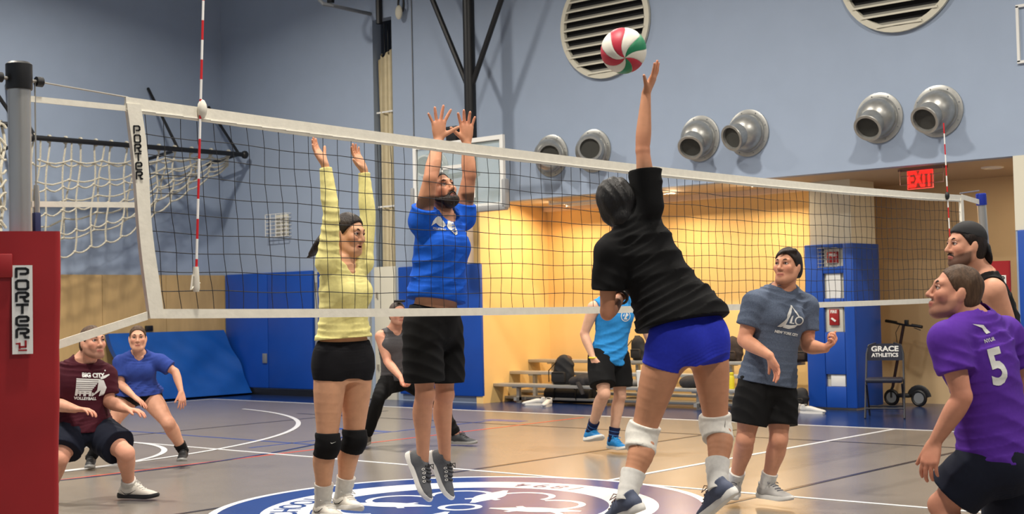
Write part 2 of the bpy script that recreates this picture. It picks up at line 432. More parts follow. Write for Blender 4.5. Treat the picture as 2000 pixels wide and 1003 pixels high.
# blue gym mat leaning on the plywood wall
lm = MB(); n_u, n_z = 44, 22; topL = 12.42; topR = 14.7
def mat_pt(i, j, k):
    s_ = i / n_u; t_ = j / n_z; u = topL + (topR + .1 * (1 - t_) - topL) * s_
    x = LV + .10 + .62 * (1 - t_) + (.02 * math.sin(5.2 * s_ + 4.5 * t_) + .026 * math.sin(11 * s_ - 8 * t_) + .017 * math.sin(26 * s_ + 14 * t_)) * math.sin(math.pi * t_) ** .7
    return (x + k * .10, u, .015 + 1.07 * t_ + .02 * k)
V_ = [mat_pt(i, j, k) for k in (0, 1) for i in range(n_u + 1) for j in range(n_z + 1)]
def mi_(i, j, k): return k * (n_u + 1) * (n_z + 1) + i * (n_z + 1) + j
Fs = []
for k in (0, 1):
    for i in range(n_u):
        for j in range(n_z): Fs.append((mi_(i, j, k), mi_(i + 1, j, k), mi_(i + 1, j + 1, k), mi_(i, j + 1, k)))
for i in range(n_u):
    for j in (0, n_z): Fs.append((mi_(i, j, 0), mi_(i + 1, j, 0), mi_(i + 1, j, 1), mi_(i, j, 1)))
for j in range(n_z):
    for i in (0, n_u): Fs.append((mi_(i, j, 0), mi_(i, j + 1, 0), mi_(i, j + 1, 1), mi_(i, j, 1)))
lm.add(V_, Fs).build('gym_mat', m_matblue, None, 'wrinkled blue gym mat leaning against the plywood wall', 'mat')
MB().box((LV + .06, 13.28, 1.17), (.05, .14, .09), bevel=.01).build('wall_socket_box', m_black, None, 'small black box on the plywood wall above the mat', 'box')

# ------------------------------------------------------------------ curtain, rail, pulley, conduit, grille
cu = MB(); nx_, nz_ = 40, 40; zt, zb = 5.38, 2.06
V_ = []
for j in range(nz_ + 1):
    t_ = j / nz_; z = zt + (zb - zt) * t_
    for i in range(nx_ + 1):
        s_ = i / nx_
        w0 = .385 + .015 * math.sin(6 * t_)
        x = (P0 + P1) / 2 + .018 + (s_ - .5) * w0
        y = WU + .075 + .04 * math.sin(s_ * 15 + 1.2 * t_) + .02 * math.sin(s_ * 37 + 3 * t_)
        zz = z + (.09 * abs(math.sin(s_ * 9)) - .06 * (1 - s_) if j == 0 else 0)
        V_.append((x, y, zz))
cu.add(V_, [(j * (nx_ + 1) + i, j * (nx_ + 1) + i + 1, (j + 1) * (nx_ + 1) + i + 1, (j + 1) * (nx_ + 1) + i) for j in range(nz_) for i in range(nx_)])
ct = thing('divider_curtain', 'beige divider curtain hanging bunched in the wall pocket', 'curtain', ((P0 + P1) / 2, WU + .16, zb))
cu.build('cloth', mat('curtain_canvas', (200, 188, 156), .85, noise=.06, nscale=10), ct, smooth=True, angle=80)
MB().box(((P0 + P1) / 2, WU + .03, 4.48), (.36, .008, .025)).build('white_stripe', m_white, ct)
MB().box(((P0 + P1) / 2, WU + .03, 3.0), (.36, .008, .025)).build('white_stripe', m_white, ct)
for i in range(4): MB().tube([(P0 + .1 + .08 * i, WU + .16, 5.42), (P0 + .1 + .08 * i, WU + .16, 5.9)], .006, 6).build('hook', m_black, ct)
rl = thing('curtain_rail', 'dark curved curtain rail running into the wall pocket', 'rail', (P0, WU, 5.93))
pts = [on(727, 28, 1, WU + .05), on(690, 20, 1, WU - .5), on(650, 11, 1, WU - .9), on(632, 8, 1, WU - 1.0), on(624, 0, 1, WU - 1.0), on(626, -10, 1, WU - .95), on(640, -30, 1, WU - .9)]
MB().tube(pts, .03, 8).build('rail', m_grey, rl)
p = on(646, 6, 1, WU - .9)
MB().box(p + np.array([0, 0, .06]), (.1, .06, .12)).build('hanger', m_black, rl)
MB().tube([p + np.array([0, 0, .1]), np.array([p[0], p[1], CEIL - .01])], .012, 6).build('hanger_rod', m_black, rl)
MB().tube([(P0 + .2, WU - .04, 5.86), (P0 + .2, WU - .04, CEIL)], .05, 8).build('drop_rod', m_black, rl)
p = on(779, 24, 1, WU - .1)
pl = thing('rope_cleat', 'cream oval handle hanging on a black loop beside the curtain pocket', 'handle', p)
MB().ball(p, .09, 14, sc=(.8, .45, 1.25)).build('handle', m_cream, pl)
MB().tube([p + np.array([.06 * math.sin(a) + .03, .02, .13 + .13 * math.cos(a)]) for a in np.linspace(0, 6.283, 13)[:-1]], .018, 6, closed=True).build('loop', m_black, pl)
MB().tube([p + np.array([.03, .02, .25]), p + np.array([.03, .06, 1.2])], .01, 6).build('cord', m_black, pl)
MB().tube([on(803, 0, 1, WU - .012) + np.array([0, 0, 1.5]), on(808, 262, 1, WU - .012), on(811, 420, 1, WU - .012)], .009, 6).build('wall_conduit', m_grey, None, 'thin vertical conduit on the blue wall beside the curtain', 'conduit')
gc = on(544, 440, 1, WU - .05)
gr = thing('wall_grille', 'white wire guard over a small vent on the blue wall', 'grille', gc)
MB().box(gc + np.array([.05, .035, 0]), (.34, .02, .36), bevel=.004).build('vent_plate', m_cream, gr)
for i in range(7):
    z = -.19 + .38 * i / 6
    MB().tube([gc + np.array([-.27, 0, z]), gc + np.array([-.27, -.06, z]), gc + np.array([.27, -.06, z]), gc + np.array([.27, .045, z])], .007, 5).build('wire', m_white, gr)
for x in (-.27, -.14, 0, .14, .27): MB().tube([gc + np.array([x, -.06, -.19]), gc + np.array([x, -.06, .19])], .007, 5).build('wire', m_white, gr)
for i in range(5): MB().box(gc + np.array([.05, .02, -.13 + .065 * i]), (.3, .012, .02)).build('louvre', m_white, gr)
fr = MB(); c0 = on(1992, 134, 1, WU); z0, z1 = 3.92, 4.53
for (x, z, sx, sz) in ((c0[0], (z0 + z1) / 2, .03, z1 - z0), (c0[0] + .9, (z0 + z1) / 2, .03, z1 - z0), (c0[0] + .45, z1, .93, .03), (c0[0] + .45, z0, .93, .03)): fr.box((x, WU - .015, z), (sx, .03, sz))
fr.build('access_hatch_frame', m_white, None, 'thin white hatch frame on the blue wall at the right edge', 'frame', smooth=False)

# ------------------------------------------------------------------ round louvres
def louvre(px, label):
    c = on(px[0], px[1], 1, WU); c[1] = WU - .012; c[2] = 5.2; R_ = .70
    t = thing('round_louvre', label, 'vent', (c[0], WU, c[2] - R_), 'round louvres')
    MB().lathe([(R_ + .05, .0), (R_ + .05, -.04), (R_ - .02, -.05), (R_ - .03, .0)], c, (0, 1, 0), 48, cap=False).build('ring', m_cream, t)
    MB().lathe([(R_, .002), (R_, .003)], c, (0, 1, 0), 48).build('backing', m_dark, t)
    n = 11
    for i in range(n):
        z = -R_ + (i + .5) * 2 * R_ / n; hw = math.sqrt(max(R_ ** 2 - z * z, 0)) - .015
        if hw < .08: continue
        a = math.radians(40)
        MB().box(c + np.array([0, -.03, z]), (2 * hw, .075, .008), ax=((1, 0, 0), (0, math.cos(a), math.sin(a)), (0, -math.sin(a), math.cos(a)))).build('slat', mat('louvre_slat', (150, 148, 138), .6), t, smooth=False)
        MB().box(c + np.array([0, -.058, z - .024]), (2 * hw, .008, .022)).build('slat_lip', m_cream, t, smooth=False)
louvre((1183, 45), 'round louvre with cream rim behind the ball')
louvre((1757, -60), 'round louvre cut by the top edge of the photo')

# ------------------------------------------------------------------ nozzle vents
def vent(fx, fy, nx, ny, label, scale=1.0):
    c = on(fx, fy, 1, WU); c[2] = 3.49
    t = thing('nozzle_vent', label, 'vent', (c[0], WU, c[2] - .3), 'metal nozzle vents')
    R_ = .295 * scale; D = .20
    e = on(nx, ny, 1, WU - .33)                       # centre of the nozzle mouth
    d = nrm(e - (c + np.array([0, -.10, 0])))
    MB().lathe([(R_, 0), (R_, -.02), (R_ - .02, -.026), (R_ - .05, -.028), (R_ - .06, -.05), (R_ - .065, -.055)], c, (0, 1, 0), 40, cap=False).build('flange', m_vent, t)
    for k in range(8):
        a = 2 * math.pi * k / 8 + .3
        MB().ball(c + np.array([math.cos(a) * (R_ - .03), -.03, math.sin(a) * (R_ - .03)]), .008, 6).build('screw', m_grey, t)
    rb = R_ - .065
    prof = [(rb * math.cos(a), -.05 - rb * .95 * math.sin(a)) for a in np.linspace(0, 1.45, 12)]
    MB().lathe(prof, c, (0, 1, 0), 36).build('dome', m_vent, t)
    L = np.linalg.norm(e - (c + np.array([0, -.10, 0])))
    base = c + np.array([0, -.10, 0])
    MB().lathe([(.148, L * .25), (.148, L - .03), (.163, L - .025), (.168, L - .01), (.163, L), (.135, L), (.127, L - .03), (.127, L - .05)], base, d, 32, cap=False).build('nozzle', m_vent, t)
    MB().lathe([(.13, L - .04), (.13, L - .035)], base, d, 32).build('mesh_screen', m_mesh, t)
vent(1078, 305, 1073, 303, 'round metal nozzle vent nearest the basketball backboard')
vent(1160, 295, 1152, 290, 'round metal nozzle vent just left of the spiking player')
vent(1368, 268, 1348, 289, 'round metal nozzle vent just right of the raised arm, pointing down left')
vent(1462, 258, 1428, 270, 'second round metal nozzle vent from the raised arm, pointing left')
vent(1718, 230, 1694, 251, 'round metal nozzle vent above the exit sign, left of its pair')
vent(1833, 215, 1805, 235, 'rightmost round metal nozzle vent with the antenna tip before it')
vent(850, 325, 828, 323, 'round metal nozzle vent seen through the glass backboard', .95)
# ------------------------------------------------------------------ basketball goal
bu = 14.0
br = on(985, 330, 1, bu); bl = on(809, 345, 1, bu); cx = (br[0] + bl[0]) / 2; hwid = (br[0] - bl[0]) / 2
ztop = on(985, 262, 1, bu)[2]; zbot = on(985, 402, 1, bu)[2]; zc = (ztop + zbot) / 2; hh = (ztop - zbot) / 2
bk = thing('basketball_goal', 'glass basketball backboard on a black ceiling pole', 'backboard', (cx, bu, zbot))
m_glass = mat('backboard_glass', (205, 222, 222), .05, alpha=.28, spec=.6)
MB().box((cx, bu, zc), (2 * hwid - .06, .012, 2 * hh - .06)).build('glass', m_glass, bk, smooth=False)
fm = MB()
for s_ in (-1, 1):
    fm.box((cx + s_ * (hwid - .03), bu, zc), (.06, .05, 2 * hh)); fm.box((cx, bu, zc + s_ * (hh - .03)), (2 * hwid - .12, .05, .06))
fm.build('frame', m_white, bk, smooth=False)
sq = MB(); sw, sh = .305, .23; sz = zbot + .38
for s_ in (-1, 1):
    sq.box((cx + s_ * sw, bu - .01, sz), (.05, .006, 2 * sh)); sq.box((cx, bu - .01, sz + s_ * sh), (2 * sw, .006, .05))
sq.build('target_square', m_white, bk, smooth=False)
ep = MB()
for s_ in (-1, 1):
    ep.box((cx + s_ * (hwid + .012), bu, zbot + .17), (.07, .1, .4), bevel=.02); 
ep.box((cx, bu, zbot - .015), (2 * hwid + .06, .1, .08), bevel=.02)
ep.build('edge_padding', mat('edge_pad_grey', (150, 152, 154), .6), bk)
pv = on(917, 120, 1, bu + .38)
MB().lathe([(.085, zbot + .05), (.085, CEIL)], (pv[0], bu + .38, 0), (0, 0, 1), 16).build('ceiling_pole', m_black, bk)
for s_, ex in ((-1, 845), (1, 979)):
    a = np.array([pv[0] + s_ * .05, bu + .38, on(917, 165, 1, bu + .38)[2]]); b2 = on(ex, 0, 1, bu + .38)
    MB().tube([a, a + (b2 - a) * 1.6], .04, 8).build('brace', m_black, bk)
bm_ = MB(); bm_.tube([(cx - .5, bu + .2, ztop - .03), (cx + .62, bu + .2, ztop - .03)], .04, 8); bm_.tube([(cx - .3, bu + .08, zc), (pv[0], bu + .3, zc + .05)], .04, 8); bm_.tube([(cx + .3, bu + .08, zc), (pv[0], bu + .3, zc + .05)], .04, 8)
bm_.tube([(cx - .5, bu + .04, ztop - .03), (cx - .5, bu + .22, ztop - .03)], .03, 8); bm_.tube([(cx + .62, bu + .04, ztop - .03), (cx + .62, bu + .22, ztop - .03)], .03, 8)
bm_.build('mounting_bars', m_black, bk)
h = on(886, 262, 1, bu + .15); MB().box(h, (.2, .12, .22), bevel=.01).build('height_clamp', m_black, bk)
rim_c = np.array([cx, bu - .38, zbot + .15])
MB().tube([rim_c + .225 * np.array([math.cos(a), math.sin(a), 0]) for a in np.linspace(0, 2 * math.pi, 29)[:-1]], .01, 6, closed=True).build('rim', mat('rim_orange', (226, 84, 40), .5), bk)
MB().box(rim_c + np.array([0, .29, -.02]), (.16, .14, .1), bevel=.01).build('rim_bracket', mat('rim_orange', (226, 84, 40), .5), bk)
nb = MB()
for k in range(12):
    for s_ in (-1, 1):
        pts = []
        for j in range(9):
            a = 2 * math.pi * (k + s_ * j * .5) / 12; r_ = .22 - .1 * (j / 8) ** .7
            pts.append(rim_c + np.array([r_ * math.cos(a), r_ * math.sin(a), -.42 * j / 8]))
        nb.tube(pts, .004, 4)
nb.build('hoop_net', m_white, bk, kind='stuff')

# ------------------------------------------------------------------ padded column, exit sign
col = MB().box((-8.42, 16.22, SOF / 2), (.58, .66, SOF)).build('column', m_cream, kind='structure', smooth=False)
pc = thing('column_pad', 'blue vinyl padding wrapped round the cream column, with four cutouts', 'pad', (-8.42, 15.86, 0))
def pxz(x, y, u=15.85): return on(x, y, 1, u)
X0, X1 = -8.77, -8.09; Z0, Z1 = .03, 2.10; xa = -8.60; xb = -8.27
wins = [(pxz(1607, 486), pxz(1641, 519)), (pxz(1612, 534), pxz(1643, 582)), (pxz(1614, 600), pxz(1646, 648)), (pxz(1620, 730), pxz(1654, 755))]
zs = [Z1] + sum([[a[2], b2[2]] for a, b2 in wins], []) + [Z0]
fx0 = min(a[0] for a, _ in wins) ; fx1 = max(b2[0] for _, b2 in wins)
MB().box(((X0 + fx0) / 2 - .002, 15.86, (Z0 + Z1) / 2), (fx0 - X0 - .004, .06, Z1 - Z0), bevel=.012).build('front_strip', m_padblue, pc)
MB().box(((X1 + fx1) / 2 + .002, 15.86, (Z0 + Z1) / 2), (X1 - fx1 - .004, .06, Z1 - Z0), bevel=.012).build('front_strip', m_padblue, pc)
for i in range(0, len(zs), 2): MB().box(((fx0 + fx1) / 2, 15.862, (zs[i] + zs[i + 1]) / 2), (fx1 - fx0, .056, zs[i] - zs[i + 1]), bevel=.006).build('front_block', m_padblue, pc)
MB().box((X1 - .03, 16.22, (Z0 + Z1) / 2), (.06, .68, Z1 - Z0), bevel=.012).build('side_panel', m_padblue, pc)
MB().box((X0 + .03, 16.14, (Z0 + Z1) / 2), (.06, .48, Z1 - Z0), bevel=.012).build('side_panel', m_padblue, pc)
m_redbox = mat('alarm_red', (150, 22, 26), .5)
def mid(i): return (wins[i][0] + wins[i][1]) / 2
cage = thing('caged_alarm', 'red fire alarm box behind a wire cage at the top of the blue column', 'alarm', mid(0))
MB().box(mid(0) + np.array([0, .03, 0]), (.22, .04, .22)).build('plate', m_cream, cage); MB().box(mid(0) + np.array([.02, .0, 0]), (.15, .04, .15), bevel=.008).build('box', m_redbox, cage)
m_ = MB(); flat_text(m_, 'FIRE', mid(0) + np.array([.02, -.0215, .03]), (1, 0, 0), (0, 0, 1), .045, .002); m_.build('lettering', m_white, cage, smooth=False)
for i in range(6):
    MB().tube([mid(0) + np.array([-.16 + .05 * i, -.05, -.13]), mid(0) + np.array([-.16 + .05 * i, -.05, .13])], .004, 4).build('cage_wire', m_grey, cage)
    MB().tube([mid(0) + np.array([-.17, -.05, -.12 + .048 * i]), mid(0) + np.array([.11, -.05, -.12 + .048 * i])], .004, 4).build('cage_wire', m_grey, cage)
MB().box(mid(1) + np.array([0, .015, 0]), (.2, .01, .31)).build('paper_notice', m_white, None, 'white paper notice in the second cutout of the blue column', 'notice', smooth=False)
fa = thing('fire_pull_station', 'red fire pull station with white lettering in the third column cutout', 'alarm', mid(2))
MB().box(mid(2) + np.array([0, .03, 0]), (.22, .03, .31), bevel=.005).build('cover', m_cream, fa); MB().box(mid(2) + np.array([0, .0, .03]), (.13, .04, .2), bevel=.008).build('box', m_redbox, fa)
MB().box(mid(2) + np.array([0, -.025, .0]), (.07, .012, .022), ax=((1, 0, -.7), (0, 1, 0), (.7, 0, 1))).build('handle', m_white, fa)
m_ = MB(); flat_text(m_, 'FIRE', mid(2) + np.array([0, -.022, .1]), (1, 0, 0), (0, 0, 1), .05, .002); m_.build('lettering', m_white, fa, smooth=False)
MB().box(mid(3) + np.array([0, .012, 0]), (.2, .015, .15), bevel=.004).build('outlet_plate', m_white, None, 'white outlet plate in the lowest cutout of the blue column', 'outlet')

ex = on(1797, 350, 1, 15.1)
es = thing('exit_sign', 'red lit exit sign hanging from the alcove ceiling', 'sign', ex)
eu = nrm([1, -.12, 0]); ew = np.array([0, 0, 1.])
MB().box(ex + np.array([0, .02, 0]), (.34, .012, .22), ax=(eu, np.cross(ew, eu), ew)).build('panel', mat('exit_panel', (196, 70, 66), .2, alpha=.35), es, smooth=False)
m_ = MB(); flat_text(m_, 'EXIT', ex, eu, ew, .25, .011, sx=.62); m_.build('lettering', mat('exit_glow', (255, 40, 30), .5, emit=(255, 30, 24), estr=2.2), es, smooth=False)
m_ = MB()
for s_ in (-1, 1):
    m_.box(ex + eu * s_ * .165, (.006, .006, .21), ax=(eu, np.cross(ew, eu), ew)); m_.box(ex + ew * s_ * .105, (.33, .006, .006), ax=(eu, np.cross(ew, eu), ew))
m_.build('lit_border', mat('exit_edge', (255, 90, 80), .5, emit=(255, 60, 50), estr=.8), es, smooth=False)
MB().box(ex + np.array([.02, .03, .125]), (.62, .05, .03), ax=(eu, np.cross(ew, eu), ew)).build('ceiling_bar', mat('exit_bar', (120, 92, 84), .5), es, smooth=False)
cg = MB()
for x in (-.26, .3): cg.tube([ex + eu * x + ew * .13, ex + eu * x + ew * -.05], .005, 5)
for z in (.05, -.05): cg.tube([ex + eu * -.26 + ew * z, ex + eu * .3 + ew * z], .005, 5)
cg.build('wire_guard', mat('guard_wire', (170, 130, 120), .4, metal=.5), es)
# ------------------------------------------------------------------ volleyball net
NV = -5.494; NL, NR = 3.62, 13.08
def ztop_(u):
    s_ = (u - NL) / (NR - NL); return 2.385 - .052 * 4 * s_ * (1 - s_)
def zbot_(u):
    s_ = (u - NL) / (NR - NL); return 1.358 - .045 * s_ - .022 * 4 * s_ * (1 - s_) + .03 * s_ * s_
def ushift(u, w):                 # w 0 at the top, 1 at the bottom: left end pulled in
    return u + .11 * w * max(0, 1 - (u - NL) / 1.6)
m_tape = mat('net_tape_white', (222, 218, 204), .55, noise=.05, nscale=20, bump=.2, bscale=60)
m_cord = mat('net_cord_black', (20, 22, 28), .8)
net = thing('volleyball_net', 'black mesh volleyball net with white tapes across the court', 'net', (NV, (NL + NR) / 2, 0))
def strip(fa, fb, n, th):
    b = MB(); V_ = []
    for i in range(n + 1):
        a, c2 = fa(i / n), fb(i / n)
        for x in (-th / 2, th / 2): V_ += [(NV + x, a[0], a[1]), (NV + x, c2[0], c2[1])]
    Fs = []
    for i in range(n):
        o = 4 * i
        for q in ((0, 1, 5, 4), (2, 6, 7, 3), (0, 4, 6, 2), (1, 3, 7, 5)): Fs.append(tuple(o + k for k in q))
    Fs += [(0, 2, 3, 1), (4 * n, 4 * n + 1, 4 * n + 3, 4 * n + 2)]
    return b.add(V_, Fs)
LN = NR - NL
strip(lambda s_: (NL + LN * s_, ztop_(NL + LN * s_)), lambda s_: (NL + LN * s_, ztop_(NL + LN * s_) - .07 + .003 * math.sin(40 * s_)), 120, .012).build('top_tape', m_tape, net)
sm = MB()
for i in range(60):
    u0, u1 = NL + LN * i / 60, NL + LN * (i + 1) / 60
    sm.box(((NV + .008), (u0 + u1) / 2, ztop_((u0 + u1) / 2) - .056), (.004, u1 - u0, .004))
sm.build('tape_seam', mat('seam_thread', (240, 238, 228), .6), net, smooth=False)
strip(lambda s_: (ushift(NL + LN * s_, 1), zbot_(NL + LN * s_) + .045), lambda s_: (ushift(NL + LN * s_, 1), zbot_(NL + LN * s_)), 120, .012).build('bottom_tape', m_tape, net)
# cords
cb = MB()
for k in range(1, 10):
    w = k / 10; pts = []
    for i in range(96):
        u = NL + .03 + (LN - .06) * i / 95; z = (ztop_(u) - .07) * (1 - w) + (zbot_(u) + .04) * w + .004 * math.sin(9 * u + k)
        pts.append((NV, ushift(u, w), z))
    cb.tube(pts, .0021, 4)
for i in range(1, int(LN / .1)):
    u = NL + .1 * i; pts = []
    for k in range(11):
        w = k / 10; pts.append((NV + .004 * math.sin(i + k), ushift(u, w) + .004 * math.sin(1.9 * k + .7 * i), (ztop_(u) - .07) * (1 - w) + (zbot_(u) + .04) * w))
    cb.tube(pts, .0021, 4)
cb.build('cord_mesh', m_cord, net, kind='stuff')
# side bands
def band(u0, w_, nm):
    b = MB(); V_ = []; n = 12
    for i in range(n + 1):
        w = i / n; z = (ztop_(u0) - .03) * (1 - w) + zbot_(u0) * w
        uu = ushift(u0, w) + .006 * math.sin(7 * w); ww = w_ * (1 + .06 * math.sin(9 * w))
        for x in (-.012, .012): V_ += [(NV + x, uu, z), (NV + x, uu + ww, z)]
    Fs = []
    for i in range(n):
        o = 4 * i
        for q in ((0, 1, 5, 4), (2, 6, 7, 3), (0, 4, 6, 2), (1, 3, 7, 5)): Fs.append(tuple(o + k for k in q))
    Fs += [(0, 2, 3, 1), (4 * n, 4 * n + 1, 4 * n + 3, 4 * n + 2)]
    return b.add(V_, Fs).build(nm, m_tape, net)
sb = band(NL, .075, 'side_band'); band(NR - .06, .06, 'side_band')
tx = MB(); stroke_word(tx, 'PORTER', (NV + .014, NL + .05, 2.252), (0, 1, .08), (0, -.05, 1), .031, .033, .0425, .0075)
tx.build('side_band_lettering', m_black, net, smooth=False)
# straps to the posts
PLV, PLU = NV, 3.08
def strap(a, b2, w, nm='strap', sag=.0):
    pts = [np.array(a) * (1 - t_) + np.array(b2) * t_ + np.array([0, 0, -sag * 4 * t_ * (1 - t_)]) for t_ in np.linspace(0, 1, 9)]
    b = MB(); V_ = []
    for q in pts:
        for x in (-.003, .003): V_ += [q + np.array([x, 0, -w / 2]), q + np.array([x, 0, w / 2])]
    Fs = []
    for i in range(len(pts) - 1):
        o = 4 * i
        for f_ in ((0, 1, 5, 4), (2, 6, 7, 3), (0, 4, 6, 2), (1, 3, 7, 5)): Fs.append(tuple(o + k for k in f_))
    o = 4 * (len(pts) - 1); Fs += [(0, 2, 3, 1), (o, o + 1, o + 3, o + 2)]
    b.add(V_, Fs).build(nm, m_tape, net)
def npt(x, y): return on(x, y, 0, NV)
strap(npt(50, 192), npt(252, 212), .026); strap(npt(48, 398), npt(262, 400), .025)
strap(npt(288, 616), npt(60, 690), .038)
MB().tube([npt(60, 157), npt(250, 190)], .004, 6).build('top_cable', m_steel, net)
MB().tube([npt(1875, 377), npt(1912, 372)], .006, 6).build('top_cable', m_steel, net)
strap(npt(1878, 384), npt(1912, 394), .05); strap(npt(1870, 588), npt(1932, 600), .04)

# ------------------------------------------------------------------ posts and their pads
def post(base, top, label, capcol, r=.048):
    base = np.array(base, float); top = np.array(top, float); d = nrm(top - base); L = np.linalg.norm(top - base)
    t = thing('net_post', label, 'post', base)
    MB().lathe([(r, 0), (r, L)], base, d, 24).build('pole', m_steel, t)
    MB().lathe([(r + .006, L - .09), (r + .008, L - .085), (r + .008, L + .02), (r - .004, L + .03)], base, d, 24).build('cap', capcol, t)
    return t, base, d, L
tp = on(37, 135, 0, NV)
t, base, d, L = post((NV, tp[1] + .01, .001), tp, 'steel net post in the left foreground with a black cap', m_black)
MB().lathe([(.008, -.12), (.008, .12)], tp + np.array([.0, 0, -.045]), (0, 1, 0), 8).build('pin', m_steel, t)
MB().lathe([(.022, .08), (.022, .11)], tp + np.array([0, 0, -.045]), (0, 1, 0), 14).build('pulley', m_black, t)
MB().lathe([(.022, -.11), (.022, -.08)], tp + np.array([0, 0, -.045]), (0, 1, 0), 14).build('pulley', m_black, t)
MB().tube([tp + np.array([0, .075, -.05]), tp + np.array([0, .077, -.5])], .004, 6).build('pull_cord', m_steel, t)
MB().lathe([(.013, -.62), (.015, -.56), (.011, -.5)], tp + np.array([0, .077, 0]), (0, 0, 1), 10).build('turnbuckle', m_steel, t)
MB().box(tp + np.array([0, .077, -.72]), (.03, .03, .2), bevel=.006).build('ratchet_strap', mat('strap_navy', (22, 34, 78), .7), t)
tp2 = on(1916, 383, 0, NV); bs2 = np.array([NV, tp2[1] + .22, 0.001])
t, base, d, L = post(bs2, tp2, 'leaning steel net post at the far right with a blue cap', mat('cap_blue', (18, 44, 150), .5), .045)
# red pads
m_red = mat('pad_vinyl_red', (150, 20, 27), .5, noise=.06, nscale=5, bump=.35, bscale=6)
def post_pad(c, h, w, face, label, open_=0, txt_off=0., hole=np.zeros(3), hr_=.066):
    """box-like wrap pad with rounded corners, front face towards 'face'"""
    fwd = nrm([face[0], face[1], 0]); rt = np.cross((0, 0, 1), fwd)      # rt: to the right for someone looking at the face
    c = np.array([c[0], c[1], 0.])
    t = thing('post_pad', label, 'pad', c)
    nz = 14; ring = []
    prof = []
    for sx, sy, a0 in ((1, 1, 0), (-1, 1, 90), (-1, -1, 180), (1, -1, 270)):
        for q in range(5):
            a = math.radians(a0 + q * 22.5); prof.append((sx * (w / 2 - .025) + .025 * math.cos(a), sy * (w / 2 - .025) + .025 * math.sin(a)))
    V_ = []; n = len(prof)
    for j in range(nz + 1):
        z = .01 + (h - .01) * j / nz
        for k, (x, y) in enumerate(prof):
            bul = .82 + .18 * z / h + .012 * math.sin(j * 1.7) + .008 * math.sin(j * 3.1 + k * .5)
            V_.append(c + rt * x * bul + fwd * y * bul + np.array([0, 0, z]))
    Fs = [(j * n + k, j * n + (k + 1) % n, (j + 1) * n + (k + 1) % n, (j + 1) * n + k) for j in range(nz) for k in range(n)]
    o0 = len(V_)
    for z in (.01, h):
        for (x, y) in prof:
            l_ = math.hypot(x, y); V_.append(c + hole + rt * x / l_ * hr_ + fwd * y / l_ * hr_ + np.array([0, 0, z]))
    for k in range(n):
        k2 = (k + 1) % n
        Fs += [(o0 + k, o0 + n + k, o0 + n + k2, o0 + k2), (nz * n + k, nz * n + k2, o0 + n + k2, o0 + n + k), (k, o0 + k, o0 + k2, k2)]
    MB().add(V_, Fs).build('padding', m_red, t)
    fc = c + fwd * (w / 2 * 1.02)
    lc = fc + rt * txt_off + np.array([0, 0, h - .33]) + fwd * .003
    MB().box(lc, (.082, .004, .372), ax=(rt, fwd, (0, 0, 1))).build('label_patch', m_white, t, smooth=False)
    x = MB(); stroke_word(x, 'PORTER', lc + np.array([0, 0, .172]) + fwd * .003, rt, (0, 0, 1), .046, .036, .0505, .0105); x.build('lettering', m_black, t, smooth=False)
    e = MB()
    for (x0, y0, sx, sy) in ((0, 0, .03, .008), (.012, .012, .008, .03), (-.012, .005, .008, .026), (.0, -.014, .034, .006), (-.02, .014, .014, .006)):
        e.box(lc + rt * x0 + np.array([0, 0, -.156 + y0]) + fwd * .003, (sx, .002, sy), ax=(rt, fwd, (0, 0, 1)))
    e.build('emblem', m_red, t, smooth=False)
    if open_:
        MB().box(fc + rt * (-w / 2 + .065) + np.array([0, 0, h - .145]) + fwd * .006, (.13, .012, .10), ax=(rt, fwd, (0, 0, 1)), bevel=.005).build('strap_flap', m_red, t)
    return t
post_pad((NV, tp[1]), 1.738, .325, (5.5, -3.05), 'red vinyl pad around the near net post with a lettered patch', open_=1, txt_off=.005)
post_pad((bs2[0] + .05, bs2[1] - .05), 1.74, .30, (.4, -1), 'red vinyl pad around the far net post behind the capped player', txt_off=.06, hole=np.array([-.05, -.02, 0]), hr_=.085)

# ------------------------------------------------------------------ antennas
def antenna(x, ytop, ybot, label, off):
    a = on(x[0], ytop, 0, NV + off); b2 = on(x[1], ybot, 0, NV + off)
    t = thing('net_antenna', label, 'antenna', b2, 'net antennas')
    L = np.linalg.norm(a - b2); n = max(1, round(L / .1)); 
    mr, mw = mat('antenna_red', (196, 24, 32), .4), mat('antenna_white', (232, 230, 226), .4)
    for i in range(n):
        p0 = b2 + (a - b2) * i / n; p1 = b2 + (a - b2) * (i + 1) / n
        MB().tube([p0, p1], .006, 8).build('band', mr if i % 2 == 0 else mw, t)
    return t, a, b2
t, a, b2 = antenna((399, 383), -75, 545, 'red and white striped antenna on the near end of the net', .02)
k = on(395, 213, 0, NV + .02); MB().ball(k, .03, 12, sc=(.8, .8, 1.6)).build('sleeve_top', m_tape, t)
k = on(383, 545, 0, NV + .02); MB().lathe([(.013, -.06), (.018, -.04), (.013, .06)], k, (0, 0, 1), 10).build('sleeve_bottom', m_tape, t)
MB().tube([k + np.array([0, -.01, -.03]), k + np.array([0, -.03, -.05]), k + np.array([0, -.02, .02]), k + np.array([0, .02, -.02])], .005, 6).build('tie', m_tape, t)
t, a, b2 = antenna((1843, 1862), 240, 590, 'red and white striped antenna on the far end of the net', .02)
k = on(1850, 382, 0, NV + .02); MB().ball(k, .03, 10, sc=(.8, .8, 1.3)).build('clip', m_black, t)

